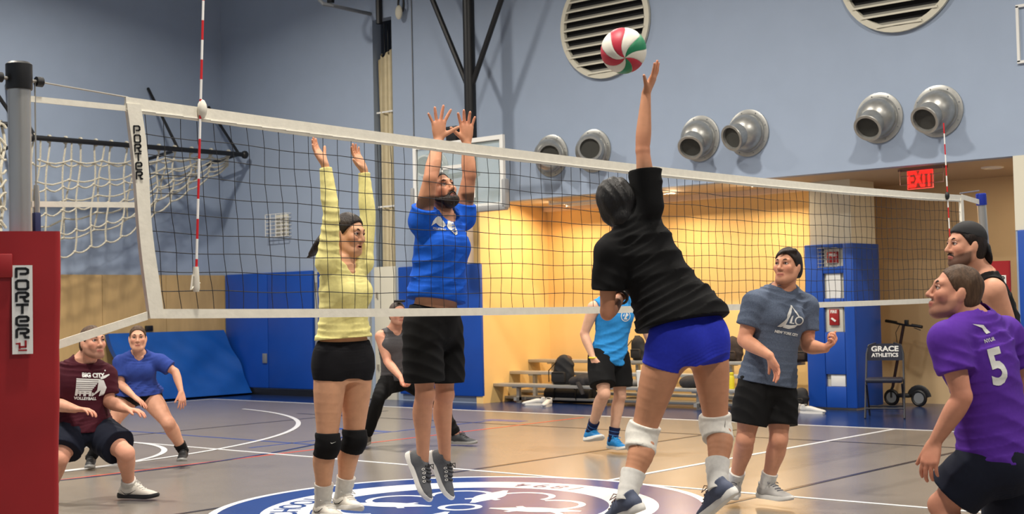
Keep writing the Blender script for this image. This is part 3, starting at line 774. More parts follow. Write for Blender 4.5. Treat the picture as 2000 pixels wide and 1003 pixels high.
# ------------------------------------------------------------------ climbing net on the left wall
def lerp(a, b2, t_): return np.asarray(a) * (1 - t_) + np.asarray(b2) * t_
BV = -18.75
bR = on(478, 302, 0, BV); bL = on(60, 268, 0, BV); bL2 = lerp(bR, bL, 1.0)
cn = thing('climbing_net', 'rope climbing net folded up on a black bar by the left wall', 'climbing net', lerp(bR, bL, .5))
MB().tube([bR, bL2], .04, 10).build('bar', m_black, cn)
MB().ball(bR, .07, 10).build('bar_end', m_black, cn)
MB().ball(on(60, 268, 0, BV), .07, 10).build('bar_end', m_black, cn)
for q, dz in ((.03, .9), (.34, 1.1), (.98, .9)):
    p = lerp(bR, bL, q)
    MB().tube([p, np.array([LV + .02, p[1], p[2] + dz])], .025, 8).build('wall_strut', m_black, cn)
    MB().tube([p, np.array([LV + .02, p[1] - .05, p[2] - .1])], .03, 8).build('wall_strut', m_black, cn)
m_rope = mat('rope_offwhite', (196, 190, 172), .85, noise=.25, nscale=60, bump=.8, bscale=120)
def bottom_y(x):
    xs = [60, 110, 130, 250, 330, 400, 440, 474]; ys = [520, 512, 500, 460, 400, 352, 328, 306]
    return float(np.interp(x, xs, ys))
def net_pt(x, w, lay):
    yt = 268 + (302 - 268) * (x - 60) / 418.0; yb = bottom_y(x)
    xx = x - 14 * w * (1 if lay == 0 else 1.8) * (1 - (x - 60) / 500.)
    y = yt + (yb - yt) * w * (1 if lay == 0 else .86)
    return on(xx, y, 0, BV - (.05 if lay == 0 else .0) - .12 * w - (.16 * w if lay else 0)) + np.array([0, 0, 0])
xs0 = [66, 96, 128, 157, 187, 217, 247, 278, 310, 341, 374, 412, 446]
nrow = 5; knot = None
for lay in (0, 1):
    xx = xs0 if lay == 0 else [x + 15 for x in xs0[:-1:2]]
    for x in xx:
        pts = [net_pt(x + 2.5 * math.sin(w * 9 + x), w, lay) for w in np.linspace(0, 1, 13)]
        MB().tube(pts, .0155, 6).build('hanging_rope', m_rope, cn)
        if lay == 0:
            p = net_pt(x, 0, 0); bd = nrm(bL - bR); pp = np.cross(bd, (0, 0, 1))
            MB().tube([p + .05 * (math.cos(a) * pp + math.sin(a) * np.array([0, 0, 1])) for a in np.linspace(0, 6.28, 11)[:-1]], .018, 6, closed=True).build('bar_loop', m_rope, cn)
    for r_ in range(1, nrow + 1):
        w = r_ / nrow; pts = []
        for x0, x1 in zip(xx[:-1], xx[1:]):
            for t_ in (0, .25, .5, .75):
                x = x0 + (x1 - x0) * t_; p = net_pt(x, w, lay)
                pts.append(p + np.array([0, 0, -.05 * math.sin(math.pi * t_)]))
        pts.append(net_pt(xx[-1], w, lay)); MB().tube(pts, .0145, 6).build('cross_rope', m_rope, cn)
        for x in xx:
            ko = knot.copy() if knot else MB().ball(cn.location, .027, 8, sc=(1, 1, .8)).build('knot', m_rope, cn)
            if knot: C.objects.link(ko)
            else: knot = ko
            ko.location = Vector(net_pt(x, w, lay)) - cn.location
# second folded bundle, cut by the left edge of the photo
c2 = thing('climbing_net', 'bundled rope climbing net hanging at the left edge behind the post', 'climbing net', on(5, 300, 0, BV + .2))
for i in range(7):
    x = -26 + 5.2 * i
    pts = [on(x + 4 * math.sin(y / 17. + i * 1.7), y, 0, BV + .1 + .08 * math.sin(y / 23. + i)) for y in range(235, 470, 9)]
    MB().tube(pts, .022, 6).build('hanging_rope', m_rope, c2)
for j in range(8):
    y = 250 + 27 * j
    MB().tube([on(x, y + 9 * math.sin((x + 26) / 6. + j), 0, BV + .16) for x in range(-28, 13, 5)], .02, 6).build('cross_rope', m_rope, c2)
MB().tube([on(-12, 175, 0, BV + .2), on(14, 212, 0, BV + .2), on(20, 222, 0, BV + .2)], .03, 8).build('strut', m_black, c2)
MB().tube([on(-40, 240, 0, BV + .1), on(16, 243, 0, BV + .1)], .04, 8).build('bar', m_black, c2)

# ------------------------------------------------------------------ bleachers
bl_ = thing('bleachers', 'three-row aluminium bleachers in front of the yellow alcove wall', 'bleachers', (-11.2, 15.3, 0))
rows = []
def plank(y_front, xl, zpx, dep, th=.045, nm='seat_plank', v1=-8.95, zz=None):
    a = on(xl, zpx, 1, y_front); z = a[2] if zz is None else zz
    MB().box(((a[0] + v1) / 2, y_front + dep / 2, z - th / 2), (v1 - a[0], dep, th), bevel=.006).build(nm, m_alu, bl_)
    return a[0], z
r1 = plank(15.05, 889, 746, .24); r2 = plank(15.42, 891, 722, .24, zz=None); r3 = plank(15.85, 922, 700, .26)
f1 = plank(15.30, 889, 769, .22, .04, 'foot_plank'); f2 = plank(15.68, 905, 757, .2, .04, 'foot_plank')
for v in (-13.1, -11.55, -10.0, -9.15):
    for (u, z) in ((15.17, r1[1]), (15.54, r2[1]), (15.98, r3[1])):
        MB().box((v, u, (z - .045) / 2), (.05, .05, z - .046)).build('leg', m_alu, bl_, smooth=False)
        MB().box((v, u, z - .055), (.09, .2, .02)).build('bracket', m_alu, bl_, smooth=False)
    MB().box((v, 15.58, .06), (.05, 1.0, .05)).build('base_rail', m_alu, bl_, smooth=False)
for (u, z) in ((15.54, r2[1]), (15.98, r3[1])): MB().box((r1[0] + .12, u, (z - .045) / 2), (.05, .05, z - .046)).build('leg', m_alu, bl_, smooth=False)

# ------------------------------------------------------------------ folding chair
fc = on(1716, 815, 2, 0); ch = thing('folding_chair', 'navy folding chair with white lettering beside the blue column', 'chair', (fc[0], fc[1], 0))
m_ch = mat('chair_navy', (22, 26, 44), .45); m_chm = mat('chair_metal', (52, 54, 60), .4, metal=.6)
co = np.array([-7.33, 15.05, 0]); cf = nrm(np.array([.42, -1, 0])); cr = np.array([-cf[1], cf[0], 0])
def cp(x, y, z): return co + cr * x + cf * y + np.array([0, 0, z])
MB().box(cp(0, .0, .44), (.42, .40, .05), ax=(cr, cf, (0, 0, 1)), bevel=.02).build('seat', m_ch, ch)
for s_ in (-1, 1):
    MB().tube([cp(s_ * .22, .22, .01), cp(s_ * .215, -.02, .42), cp(s_ * .21, -.19, .74), cp(s_ * .185, -.22, .84), cp(s_ * .1, -.23, .865)], .012, 8).build('leg', m_chm, ch)
    MB().tube([cp(s_ * .2, -.26, .01), cp(s_ * .2, .14, .40)], .012, 8).build('leg', m_chm, ch)
MB().tube([cp(-.215, .16, .12), cp(.215, .16, .12)], .01, 8).build('stretcher', m_chm, ch)
MB().tube([cp(-.2, -.2, .12), cp(.2, -.2, .12)], .01, 8).build('stretcher', m_chm, ch)
bb = MB(); nn = 12; V_ = []
for i in range(nn + 1):
    x = -.2 + .4 * i / nn; y = -.2 - .025 * (1 - (x / .2) ** 2); top = .86 - .035 * (abs(x) / .2) ** 3
    for th in (0, .02): V_ += [cp(x, y + .02 - th, .66), cp(x, y - th, top)]
Fs = []
for i in range(nn):
    o = 4 * i
    for q in ((0, 1, 5, 4), (2, 6, 7, 3), (0, 4, 6, 2), (1, 3, 7, 5)): Fs.append(tuple(o + k for k in q))
Fs += [(0, 2, 3, 1), (4 * nn, 4 * nn + 1, 4 * nn + 3, 4 * nn + 2)]
bb.add(V_, Fs).build('backrest', m_ch, ch)
tb = MB()
def chair_text(txt, z, size, sx):
    vs_, fs_ = text_polys(txt, size, size * .035)
    tb.add([cp(-(-x * sx), -.197 - .025 * (1 - (min(1, abs(x * sx) / .2)) ** 2) + .012 * (.86 - (z + y)) / .2 + .008, z + y) for x, y in vs_], fs_)
def chair_text2(txt, z, size, sx):
    vs_, fs_ = text_polys(txt, size, size * .035)
    P = []
    for x, y in vs_:
        xx = x * sx; zz = z + y; k = (zz - .66) / .2
        P.append(cp(xx, -.2 - .025 * (1 - (min(1, abs(xx) / .2)) ** 2) + .02 * (1 - k) + .004, zz))
    tb.add(P, fs_)
chair_text2('GRACE', .795, .085, 1.15); chair_text2('ATHLETICS', .722, .062, .98)
tb.build('lettering', m_white, ch, smooth=False)

# ------------------------------------------------------------------ kick scooter
sc = thing('kick_scooter', 'black electric kick scooter parked against the beige wall', 'scooter', (-8.0, 16.8, 0))
def sx_(x, y, u): return on(x, y, 1, u)
su = 16.75
hb0 = sx_(1730, 626, su); hb1 = sx_(1801, 638, su - .1); st = sx_(1765, 634, su); sb_ = sx_(1744, 758, su + .03); sb_[2] = max(sb_[2], .25)
MB().tube([hb0, st, hb1], .014, 8).build('handlebar', m_black, sc)
MB().tube([hb0, lerp(hb0, hb1, .3)], .02, 8).build('grip', m_black, sc); MB().tube([lerp(hb0, hb1, .72), hb1], .02, 8).build('grip', m_black, sc)
MB().tube([st, sb_], .02, 10).build('stem', mat('scooter_stem', (40, 24, 26), .4), sc)
MB().box(st + np.array([.05, -.02, .03]), (.05, .04, .07), bevel=.008).build('display', m_black, sc)
MB().tube([lerp(hb0, st, .8), lerp(hb0, st, .6) + np.array([0, -.03, -.12]), lerp(st, sb_, .3) + np.array([-.03, -.03, 0]), lerp(st, sb_, .4)], .005, 6).build('brake_cable', m_black, sc)
MB().tube([hb1 + np.array([-.1, -.02, -.01]), hb1 + np.array([.0, -.05, -.04])], .006, 6).build('brake_lever', m_black, sc)
w1 = np.array([sb_[0] - .02, sb_[1], .11]); w2 = on(1795, 770, 1, su + .02); w2 = np.array([w2[0], su + .02, .11])
ax_ = nrm(np.cross(w2 - w1, (0, 0, 1)))
for w_ in (w1, w2):
    wt = MB().tube([w_ + .088 * (math.cos(a) * nrm(w2 - w1) + math.sin(a) * np.array([0, 0, 1])) for a in np.linspace(0, 6.2832, 21)[:-1]], .022, 8, closed=True).build('wheel', m_black, sc)
    MB().lathe([(.07, -.012), (.07, .012)], w_, ax_, 16).build('hub', m_grey, wt)
MB().box(lerp(w1, w2, .5) + np.array([0, 0, .03]), (np.linalg.norm(w2 - w1) - .2, .15, .05), ax=(nrm(w2 - w1), ax_, (0, 0, 1)), bevel=.015).build('deck', m_black, sc)
MB().tube([sb_, w1 + np.array([0, 0, .1]), w1], .02, 8).build('fork', m_black, sc)
fd = [w2 + .125 * (math.cos(a) * nrm(w2 - w1) + math.sin(a) * np.array([0, 0, 1])) for a in np.linspace(.1, 2.8, 10)]
MB().tube(fd, .045, 8, flat=.2, fax=ax_).build('mudguard', m_black, sc)
# ------------------------------------------------------------------ sculpting engine: distance field -> one continuous mesh
class Field:
    def __init__(s, lo, hi, h):
        s.h = h; s.lo = np.asarray(lo, float) - 4 * h
        s.n = np.ceil((np.asarray(hi, float) + 4 * h - s.lo) / h).astype(int) + 1
        s.A = np.full(s.n, 1.0, np.float32)
        s.warp = None
    def win(s, lo, hi):
        i0 = np.maximum(np.floor((lo - s.lo) / s.h).astype(int), 0); i1 = np.minimum(np.ceil((hi - s.lo) / s.h).astype(int) + 1, s.n)
        if np.any(i1 <= i0): return None
        sl = tuple(slice(a, b) for a, b in zip(i0, i1))
        g = [(s.lo[k] + s.h * np.arange(i0[k], i1[k])).astype(np.float32).reshape([-1 if q == k else 1 for q in range(3)]) for k in range(3)]
        return sl, g
    def merge(s, sl, d, k, op):
        a = s.A[sl]
        if op == 'sub':
            if k > 0:
                hh = np.maximum(k - np.abs(a + d), 0) / k; s.A[sl] = np.maximum(a, -d) + hh * hh * k * .25
            else: s.A[sl] = np.maximum(a, -d)
        else:
            if k > 0:
                hh = np.maximum(k - np.abs(a - d), 0) / k; s.A[sl] = np.minimum(a, d) - hh * hh * k * .25
            else: s.A[sl] = np.minimum(a, d)
    def chain(s, secs, k=.02, op='add', cuts=(), fold=None, flatcap=False):
        """secs: (centre, rx, ratio, R) -- ellipse half-width rx along R, rx*ratio across; R None = round"""
        rm = max(max(q[1], q[1] * q[2]) for q in secs) + k + 3 * s.h + (.02 if fold else 0)
        P = np.array([q[0] for q in secs]); w = s.win(P.min(0) - rm, P.max(0) + rm)
        if w is None: return
        sl, (X0, Y0, Z0) = w; D = np.full((X0.size, Y0.size, Z0.size), 1.0, np.float32); org = np.array([X0.flat[0], Y0.flat[0], Z0.flat[0]], float); shp = np.array(D.shape)
        for q0, q1 in zip(secs[:-1], secs[1:]):
            a, b = q0[0], q1[0]; ab = b - a; L2 = float(ab @ ab)
            if L2 < 1e-10: continue
            rs = max(q0[1], q1[1]) * max(1, q0[2], q1[2]) + k + 4 * s.h + (.02 if fold else 0)
            i0 = np.maximum(np.floor((np.minimum(a, b) - rs - org) / s.h).astype(int), 0); i1 = np.minimum(np.ceil((np.maximum(a, b) + rs - org) / s.h).astype(int) + 1, shp)
            if np.any(i1 <= i0): continue
            ss = tuple(slice(u_, v_) for u_, v_ in zip(i0, i1)); X, Y, Z = X0[ss[0]], Y0[:, ss[1]], Z0[:, :, ss[2]]
            wx, wy, wz = X - np.float32(a[0]), Y - np.float32(a[1]), Z - np.float32(a[2])
            t = np.clip((wx * np.float32(ab[0]) + wy * np.float32(ab[1]) + wz * np.float32(ab[2])) / np.float32(L2), 0, 1)
            px, py, pz = wx - t * np.float32(ab[0]), wy - t * np.float32(ab[1]), wz - t * np.float32(ab[2])
            r = np.float32(q0[1]) + t * np.float32(q1[1] - q0[1])
            if q0[3] is None:
                d = np.sqrt(px * px + py * py + pz * pz) - r
            else:
                dd = ab / math.sqrt(L2); R = nrm(q0[3] + q1[3]); R = nrm(R - dd * (R @ dd)); Fv = np.cross(dd, R)
                pf = px * np.float32(Fv[0]) + py * np.float32(Fv[1]) + pz * np.float32(Fv[2])
                rat = np.float32(q0[2]) + t * np.float32(q1[2] - q0[2]); g = 1.0 / rat
                n2 = px * px + py * py + pz * pz + pf * pf * (g * g - 1)
                if flatcap:
                    ax = np.abs(px * np.float32(dd[0]) + py * np.float32(dd[1]) + pz * np.float32(dd[2])); n2 = n2 - ax * ax
                d = (np.sqrt(np.maximum(n2, 1e-12)) - r) * np.minimum(1, rat * 1.15)
                if flatcap: d = np.maximum(d, ax - np.float32(.024))
            D[ss] = np.minimum(D[ss], d)
        X, Y, Z = X0, Y0, Z0
        if fold is not None: D = D + fold(X, Y, Z).astype(np.float32)
        for p, n in cuts:
            n = nrm(n); D = np.maximum(D, (X - np.float32(p[0])) * np.float32(n[0]) + (Y - np.float32(p[1])) * np.float32(n[1]) + (Z - np.float32(p[2])) * np.float32(n[2]))
        s.merge(sl, D, k, op)
    def limb(s, pts, rad, k=.02, op='add', cuts=(), fold=None, sub=4):
        P, r = spline(pts, rad, sub)
        s.chain([(p, float(q), 1.0, None) for p, q in zip(P, r)], k, op, cuts, fold)
    def ell(s, c, ax, r, k=.02, op='add', cuts=(), fold=None):
        c = np.asarray(c, float); ax = [nrm(a) for a in ax]; rm = max(r) + k + 3 * s.h
        w = s.win(c - rm, c + rm)
        if w is None: return
        sl, (X, Y, Z) = w; k0 = 0; k1 = 0
        for a, q in zip(ax, r):
            u = (X - np.float32(c[0])) * np.float32(a[0]) + (Y - np.float32(c[1])) * np.float32(a[1]) + (Z - np.float32(c[2])) * np.float32(a[2])
            k0 = k0 + (u / q) ** 2; k1 = k1 + (u / (q * q)) ** 2
        k0 = np.sqrt(k0); k1 = np.sqrt(k1); d = k0 * (k0 - 1) / np.maximum(k1, 1e-6)
        if fold is not None: d = d + fold(X, Y, Z).astype(np.float32)
        for p, n in cuts:
            n = nrm(n); d = np.maximum(d, (X - np.float32(p[0])) * np.float32(n[0]) + (Y - np.float32(p[1])) * np.float32(n[1]) + (Z - np.float32(p[2])) * np.float32(n[2]))
        s.merge(sl, d.astype(np.float32), k, op)
    def plane(s, p, n):                 # keep the side opposite to n
        X, Y, Z = [(s.lo[k] + s.h * np.arange(s.n[k])).astype(np.float32).reshape([-1 if q == k else 1 for q in range(3)]) for k in range(3)]
        n = nrm(n); d = (X - np.float32(p[0])) * np.float32(n[0]) + (Y - np.float32(p[1])) * np.float32(n[1]) + (Z - np.float32(p[2])) * np.float32(n[2])
        s.A = np.maximum(s.A, d)
    def surf(s):
        A = s.A; S = A < 0; n = A.shape; ids = []; pos = []; quads = []
        st = (n[1] * n[2], n[2], 1)
        for ax in range(3):
            lo = [slice(None)] * 3; hi = [slice(None)] * 3; lo[ax] = slice(0, -1); hi[ax] = slice(1, None)
            I = np.argwhere(S[tuple(lo)] != S[tuple(hi)])
            if len(I) == 0: continue
            o1, o2 = [q for q in range(3) if q != ax]
            I = I[(I[:, o1] > 0) & (I[:, o2] > 0)]
            J = I.copy(); J[:, ax] += 1
            a = A[tuple(I.T)]; b = A[tuple(J.T)]; t = a / (a - b)
            P = I.astype(np.float64); P[:, ax] += t
            base = I @ np.array(st)
            c00 = base - st[o1] - st[o2]; c10 = base - st[o2]; c11 = base; c01 = base - st[o1]
            q = np.stack([c00, c10, c11, c01], 1)
            flip = S[tuple(I.T)]
            if ax == 1: flip = ~flip
            q[~flip] = q[~flip][:, ::-1]
            quads.append(q)
            for cc in (c00, c10, c11, c01): ids.append(cc); pos.append(P)
        if not quads: return np.zeros((0, 3)), np.zeros((0, 4), int)
        ids = np.concatenate(ids); pos = np.concatenate(pos); quads = np.concatenate(quads)
        uq, inv = np.unique(ids, return_inverse=True); cnt = np.bincount(inv)
        V = np.stack([np.bincount(inv, pos[:, k]) / cnt for k in range(3)], 1)
        Q = np.searchsorted(uq, quads)
        return s.lo + V * s.h, Q

def spline(pts, rad, sub=4):
    pts = np.asarray(pts, float); rad = np.asarray(rad, float)[:, None]; A = np.hstack([pts, rad]); n = len(A)
    if n == 2: return pts, rad[:, 0]
    out = []
    for i in range(n - 1):
        p0 = A[max(i - 1, 0)]; p1 = A[i]; p2 = A[i + 1]; p3 = A[min(i + 2, n - 1)]
        for j in range(sub):
            t = j / sub
            out.append(.5 * (2 * p1 + (p2 - p0) * t + (2 * p0 - 5 * p1 + 4 * p2 - p3) * t * t + (3 * p1 - p0 - 3 * p2 + p3) * t ** 3))
    out.append(A[-1]); out = np.array(out)
    return out[:, :3], np.maximum(out[:, 3], .002)

def sculpt(field, name, material, parent, color=None):
    V, Q = field.surf()
    off = np.array(wloc(parent)) if parent is not None else np.zeros(3)
    me = bpy.data.meshes.new(name)
    me.vertices.add(len(V)); me.vertices.foreach_set('co', (V - off).astype(np.float32).ravel())
    me.loops.add(Q.size); me.loops.foreach_set('vertex_index', Q.ravel().astype(np.int32))
    me.polygons.add(len(Q)); me.polygons.foreach_set('loop_start', np.arange(0, Q.size, 4, dtype=np.int32)); me.polygons.foreach_set('loop_total', np.full(len(Q), 4, np.int32))
    me.polygons.foreach_set('use_smooth', np.ones(len(Q), bool))
    me.update(calc_edges=True); me.validate()
    if color is not None:
        ca = me.color_attributes.new('Col', 'FLOAT_COLOR', 'POINT'); ca.data.foreach_set('color', color(V).astype(np.float32).ravel())
    o = link_mesh(name, me, material, parent)
    return o, V, Q

def folds(axis, amp=.006, freq=38., seed=0.):
    """cloth folds running across 'axis': ridged creases that fade in and out"""
    a = nrm(axis); b = nrm(np.cross(a, (.3, .5, .8))); c = np.cross(a, b)
    def f(X, Y, Z):
        u = X * a[0] + Y * a[1] + Z * a[2]; v = X * b[0] + Y * b[1] + Z * b[2]; w = X * c[0] + Y * c[1] + Z * c[2]
        ph = freq * u + 2.0 * np.sin(8 * v + seed) + 1.6 * np.sin(9 * w + 1.3 * seed) + seed
        env = .5 + .5 * np.sin(11 * v - 7 * w + 5 * u + 2 * seed)
        rid = 1 - 2 * np.abs(np.sin(.5 * ph))
        return -amp * env * rid * .8 - amp * .5 * np.sin(.45 * freq * v + 3 * u + seed)
    return f

# ------------------------------------------------------------------ people
def skin_mat(name): return mat(name, (200, 150, 120), .58, attr='Col', noise=.06, nscale=24, spec=.3)
m_skin = skin_mat('skin')
def cloth(name, rgb, rough=.85, noise=.06): return mat('cloth_' + name, rgb, rough, noise=noise, nscale=60, bump=.12, bscale=500, sheen=.0, spec=.2)

class Person:
    def __init__(p, label, D, J, front, sex='m', s=1.0, h=.006, skin=(206, 156, 124), hs=1.0, bw=1.0, tors=None, leg=1.0, arm=1.0):
        p.sex = sex; p.s = s; p.h = h; p.D = D; p.skin = np.array(lin(skin)); p.hs = hs * (1.0 if sex == 'm' else .95); p.bw = bw; p.leg = leg; p.arm = arm
        p.J = {k: at(v[0], v[1], D + (v[2] if len(v) > 2 else 0)) for k, v in J.items()}
        j = p.J
        p.front = nrm(front)
        hip = (j['hipL'] + j['hipR']) / 2; p.hip = hip
        p.spdir = nrm(j['neck'] - hip)
        p.shR_dir = nrm(j['shR'] - j['shL']); p.hipR_dir = nrm(j['hipR'] - j['hipL'])
        base = np.array([hip[0], hip[1], 0.])
        p.root = thing('person', label, 'person', base)
        p.tors = tors
    def orth(p, R):
        return R
    def sections(p, grow=0., t0=-.16, t1=1.0, shape=None, growtop=None):
        """torso ellipses along the spine, t 0 = hip joints, 1 = base of the neck"""
        if p.sex == 'm':
            tab = [(-.18, .125, .78), (-.05, .166, .72), (.08, .165, .70), (.28, .150, .72), (.45, .148, .74), (.66, .168, .70), (.82, .178, .60), (.92, .15, .56), (.98, .085, .8), (1.04, .065, .95)]
        else:
            tab = [(-.18, .13, .76), (-.06, .172, .70), (.06, .168, .68), (.26, .130, .72), (.40, .122, .74), (.62, .138, .74), (.80, .145, .62), (.91, .125, .56), (.98, .068, .8), (1.04, .052, .95)]
        if shape: tab = shape
        ts = np.array([q[0] for q in tab]); out = []
        mid_ = p.J.get('waist')
        for t in np.linspace(t0, t1, 16):
            rx = float(np.interp(t, ts, [q[1] for q in tab])) * p.s * p.bw; ra = float(np.interp(t, ts, [q[2] for q in tab]))
            g = grow if growtop is None else grow + (growtop - grow) * np.clip(t, 0, 1)
            ry = rx * ra + g; rx = rx + g
            c = p.spine(t)
            w = np.clip((t - .15) / .6, 0, 1)
            R = nrm(p.hipR_dir * (1 - w) + p.shR_dir * w)
            out.append((c, rx, ry / rx, R))
        return out
    def spine(p, t):
        a = p.hip; b = p.J['neck']
        if 'waist' in p.J:
            m_ = p.J['waist']; c = 2 * m_ - (a + b) / 2
            if t < 0: return a + (c - a) * 2 * t
            if t > 1: return b + (b - c) * 2 * (t - 1)
            return a * (1 - t) ** 2 + c * 2 * t * (1 - t) + b * t * t
        return a + (b - a) * t
    def field(p, pts, pad, h=None):
        P = np.array(pts); return Field(P.min(0) - pad, P.max(0) + pad, h or p.h)

    def head_frame(p, face, up=None):
        j = p.J; Fd = nrm(face); U = np.array([0, 0, 1.]) if up is None else nrm(up)
        U = nrm(U - Fd * (U @ Fd)); R = np.cross(Fd, U)
        p.hf = (R, Fd, U); return p.hf
    def hp(p, r, f, u):
        R, Fd, U = p.hf; k = p.hs * p.s
        return p.J['head'] + (R * r + Fd * f + U * u) * k

    def body(p, face, up=None, hands=None, feet_bare=False, stubble=0., hair_rgb=(40, 28, 22), breasts=0., mouth=.0):
        j = p.J; s = p.s; k_ = p.hs * s; male = p.sex == 'm'
        R, Fd, U = p.head_frame(face, up)
        f = p.field(list(j.values()) + [j['head'] + U * .18], .16)
        # torso
        f.chain(p.sections(), .03, flatcap=True)
        trap = .055 if male else .042
        for sd in 'LR':
            f.limb([j['neck'] + p.spdir * .02 * s, j['neck'] * .5 + j['sh' + sd] * .5, j['sh' + sd]], [(trap - .002) * s, (trap - .002) * s, .052 * s * p.arm], .03)
        if breasts:
            c = p.spine(.66)
            fr = nrm(p.front - p.spdir * (p.front @ p.spdir))
            for q in (-1, 1): f.ell(c + fr * .085 * s + p.shR_dir * q * .062 * s, (p.shR_dir, p.spdir, fr), (.058 * s, .06 * s, .05 * s), .03)
        if male:
            c = p.spine(.74); fr = nrm(p.front - p.spdir * (p.front @ p.spdir))
            for q in (-1, 1): f.ell(c + fr * .075 * s + p.shR_dir * q * .075 * s, (p.shR_dir, p.spdir, fr), (.075 * s, .06 * s, .04 * s), .02)
        # arms
        a_ = s * p.arm * (1.0 if male else .84)
        for sd in 'LR':
            A, B, W = j['sh' + sd], j['el' + sd], j['wr' + sd]
            f.limb([A, A * .6 + B * .4, B * .92 + A * .08], [.058 * a_, .053 * a_, .041 * a_], .03)
            f.limb([B, B * .72 + W * .28, B * .35 + W * .65, W], [.041 * a_, .045 * a_, .036 * a_, .027 * a_], .015)
        # legs
        l_ = s * p.leg * (1.0 if male else .98)
        for sd in 'LR':
            H, K_, A = j['hip' + sd], j['kn' + sd], j['an' + sd]
            f.limb([H + (p.hip - H) * .12, H * .62 + K_ * .38, H * .2 + K_ * .8, K_], [.094 * l_, .087 * l_, .064 * l_, .056 * l_], .03)
            fwd_ = nrm((K_ - H)); shin = nrm(A - K_)
            back = nrm(-p.front - shin * (-p.front @ shin))
            f.limb([K_, K_ * .72 + A * .28 + back * .018 * s, K_ * .42 + A * .58 + back * .008 * s, A], [.054 * l_, .061 * l_, .047 * l_, .036 * l_], .02)
            f.ell(K_ - back * .02 * s, np.eye(3), (.046 * l_,) * 3, .02)
        for sd in 'LR':          # glutes
            f.ell(p.hip * .45 + j['hip' + sd] * .55 - p.front * .055 * s - np.array([0, 0, .015]), np.eye(3), (.088 * s, .088 * s, .095 * s), .04)
        # neck and head
        nr = (.062 if male else .05) * s
        f.limb([j['neck'] - p.spdir * .03 * s, (j['neck'] + p.hp(0, -.025, -.06)) / 2, p.hp(0, -.02, -.03)], [nr * 1.12, nr, nr * 1.0], .03)
        kk = k_
        f.ell(p.hp(0, -.012, .035), (R, Fd, U), (.074 * kk, .096 * kk, .088 * kk), .02)
        f.ell(p.hp(0, .030, -.035), (R, Fd, U), (.060 * kk, .062 * kk, .078 * kk), .03)
        f.ell(p.hp(0, .060, -.098), (R, Fd, U), (.028 * kk, .024 * kk, .021 * kk), .03)
        jw = .052 if male else .046
        for q in (-1, 1):
            f.limb([p.hp(q * .058, -.005, -.035), p.hp(q * jw, .012, -.075), p.hp(q * .02, .062, -.1)], [.02 * kk, .02 * kk, .02 * kk], .03)
            f.ell(p.hp(q * .042, .064, -.02), (R, Fd, U), (.022 * kk,) * 3, .025)
            f.ell(p.hp(q * .078, -.012, -.004), (R, Fd, U), (.010 * kk, .020 * kk, .032 * kk), .008)
        f.limb([p.hp(-.042, .072, .03), p.hp(0, .086, .028), p.hp(.042, .072, .03)], [.012 * kk] * 3, .02)
        for q in (-1, 1): f.ell(p.hp(q * .032, .098, .006), (R, Fd, U), (.019 * kk, .020 * kk, .013 * kk), .012, 'sub')
        f.limb([p.hp(0, .090, .018), p.hp(0, .103, -.012), p.hp(0, .112, -.032)], [.008 * kk, .0095 * kk, .0125 * kk], .012)
        for q in (-1, 1): f.ell(p.hp(q * .013, .098, -.036), (R, Fd, U), (.0085 * kk,) * 3, .008)
        f.limb([p.hp(-.021, .082, -.067), p.hp(0, .0935, -.063), p.hp(.021, .082, -.067)], [.006 * kk, .0085 * kk, .006 * kk], .008)
        f.limb([p.hp(-.019, .082, -.074), p.hp(0, .091, -.077), p.hp(.019, .082, -.074)], [.006 * kk, .0095 * kk, .006 * kk], .008)
        if mouth: f.ell(p.hp(0, .096, -.070), (R, Fd, U), (.018 * kk, .018 * kk, mouth * kk), .004, 'sub')
        # hands
        for sd in 'LR':
            if hands and hands.get(sd): p.hand(f, sd, **hands[sd])
        if feet_bare:
            pass
        lipc = np.array(lin((170, 92, 84))); hr = np.array(lin(hair_rgb)); base = p.skin
        pink = np.array(lin((206, 120, 98)))
        Hc = j['head']
        def col(V):
            c = np.tile(base, (len(V), 1)); q = (V - Hc) / kk; r = q @ R; ff = q @ Fd; u = q @ U
            def mix(m, colr): c[:] = c * (1 - m[:, None]) + colr * m[:, None]
            cheek = np.exp(-((np.abs(r) - .045) ** 2 / .0005 + (u + .028) ** 2 / .0006)) * (ff > .04) * .35; mix(cheek, pink)
            if stubble:
                bl_ = np.minimum(-.052 + .42 * (.08 - ff), -.012); m = np.clip((bl_ - u) / .014, 0, 1) * np.clip((ff + .01) / .02, 0, 1) * np.clip((u + .135) / .02, 0, 1); m = np.maximum(m, np.exp(-((u + .052) ** 2 / .00008)) * (np.abs(r) < .03) * (ff > .07))
                mix(np.clip(m, 0, 1) * stubble, hr)
            lip = np.exp(-(((u + .070) / .0095) ** 4)) * (np.abs(r) < .025) * (ff > .07); mix(np.clip(lip, 0, 1) * .8, lipc)
            if mouth: mix(((np.abs(u + .070) < mouth * .8) & (np.abs(r) < .017) & (ff > .06)).astype(float), np.array(lin((70, 28, 26))))
            else: mix((np.exp(-((u + .0702) / .0035) ** 2) * (np.abs(r) < .021) * (ff > .075)) * .6, np.array(lin((84, 40, 36))))
            # reddish knuckles, knees and elbows
            for key in ('knL', 'knR', 'elL', 'elR'):
                d = np.linalg.norm(V - j[key], axis=1); mix(np.exp(-(d / .07) ** 2) * .22, pink)
            for key in ('wrL', 'wrR'):
                d = np.linalg.norm(V - j['tip' + key[-1]], axis=1); mix(np.exp(-(d / .10) ** 2) * .35, pink)
            return np.hstack([c, np.ones((len(V), 1))])
        p.bf = f
        o, V, Q = sculpt(f, 'body', m_skin, p.root, col)
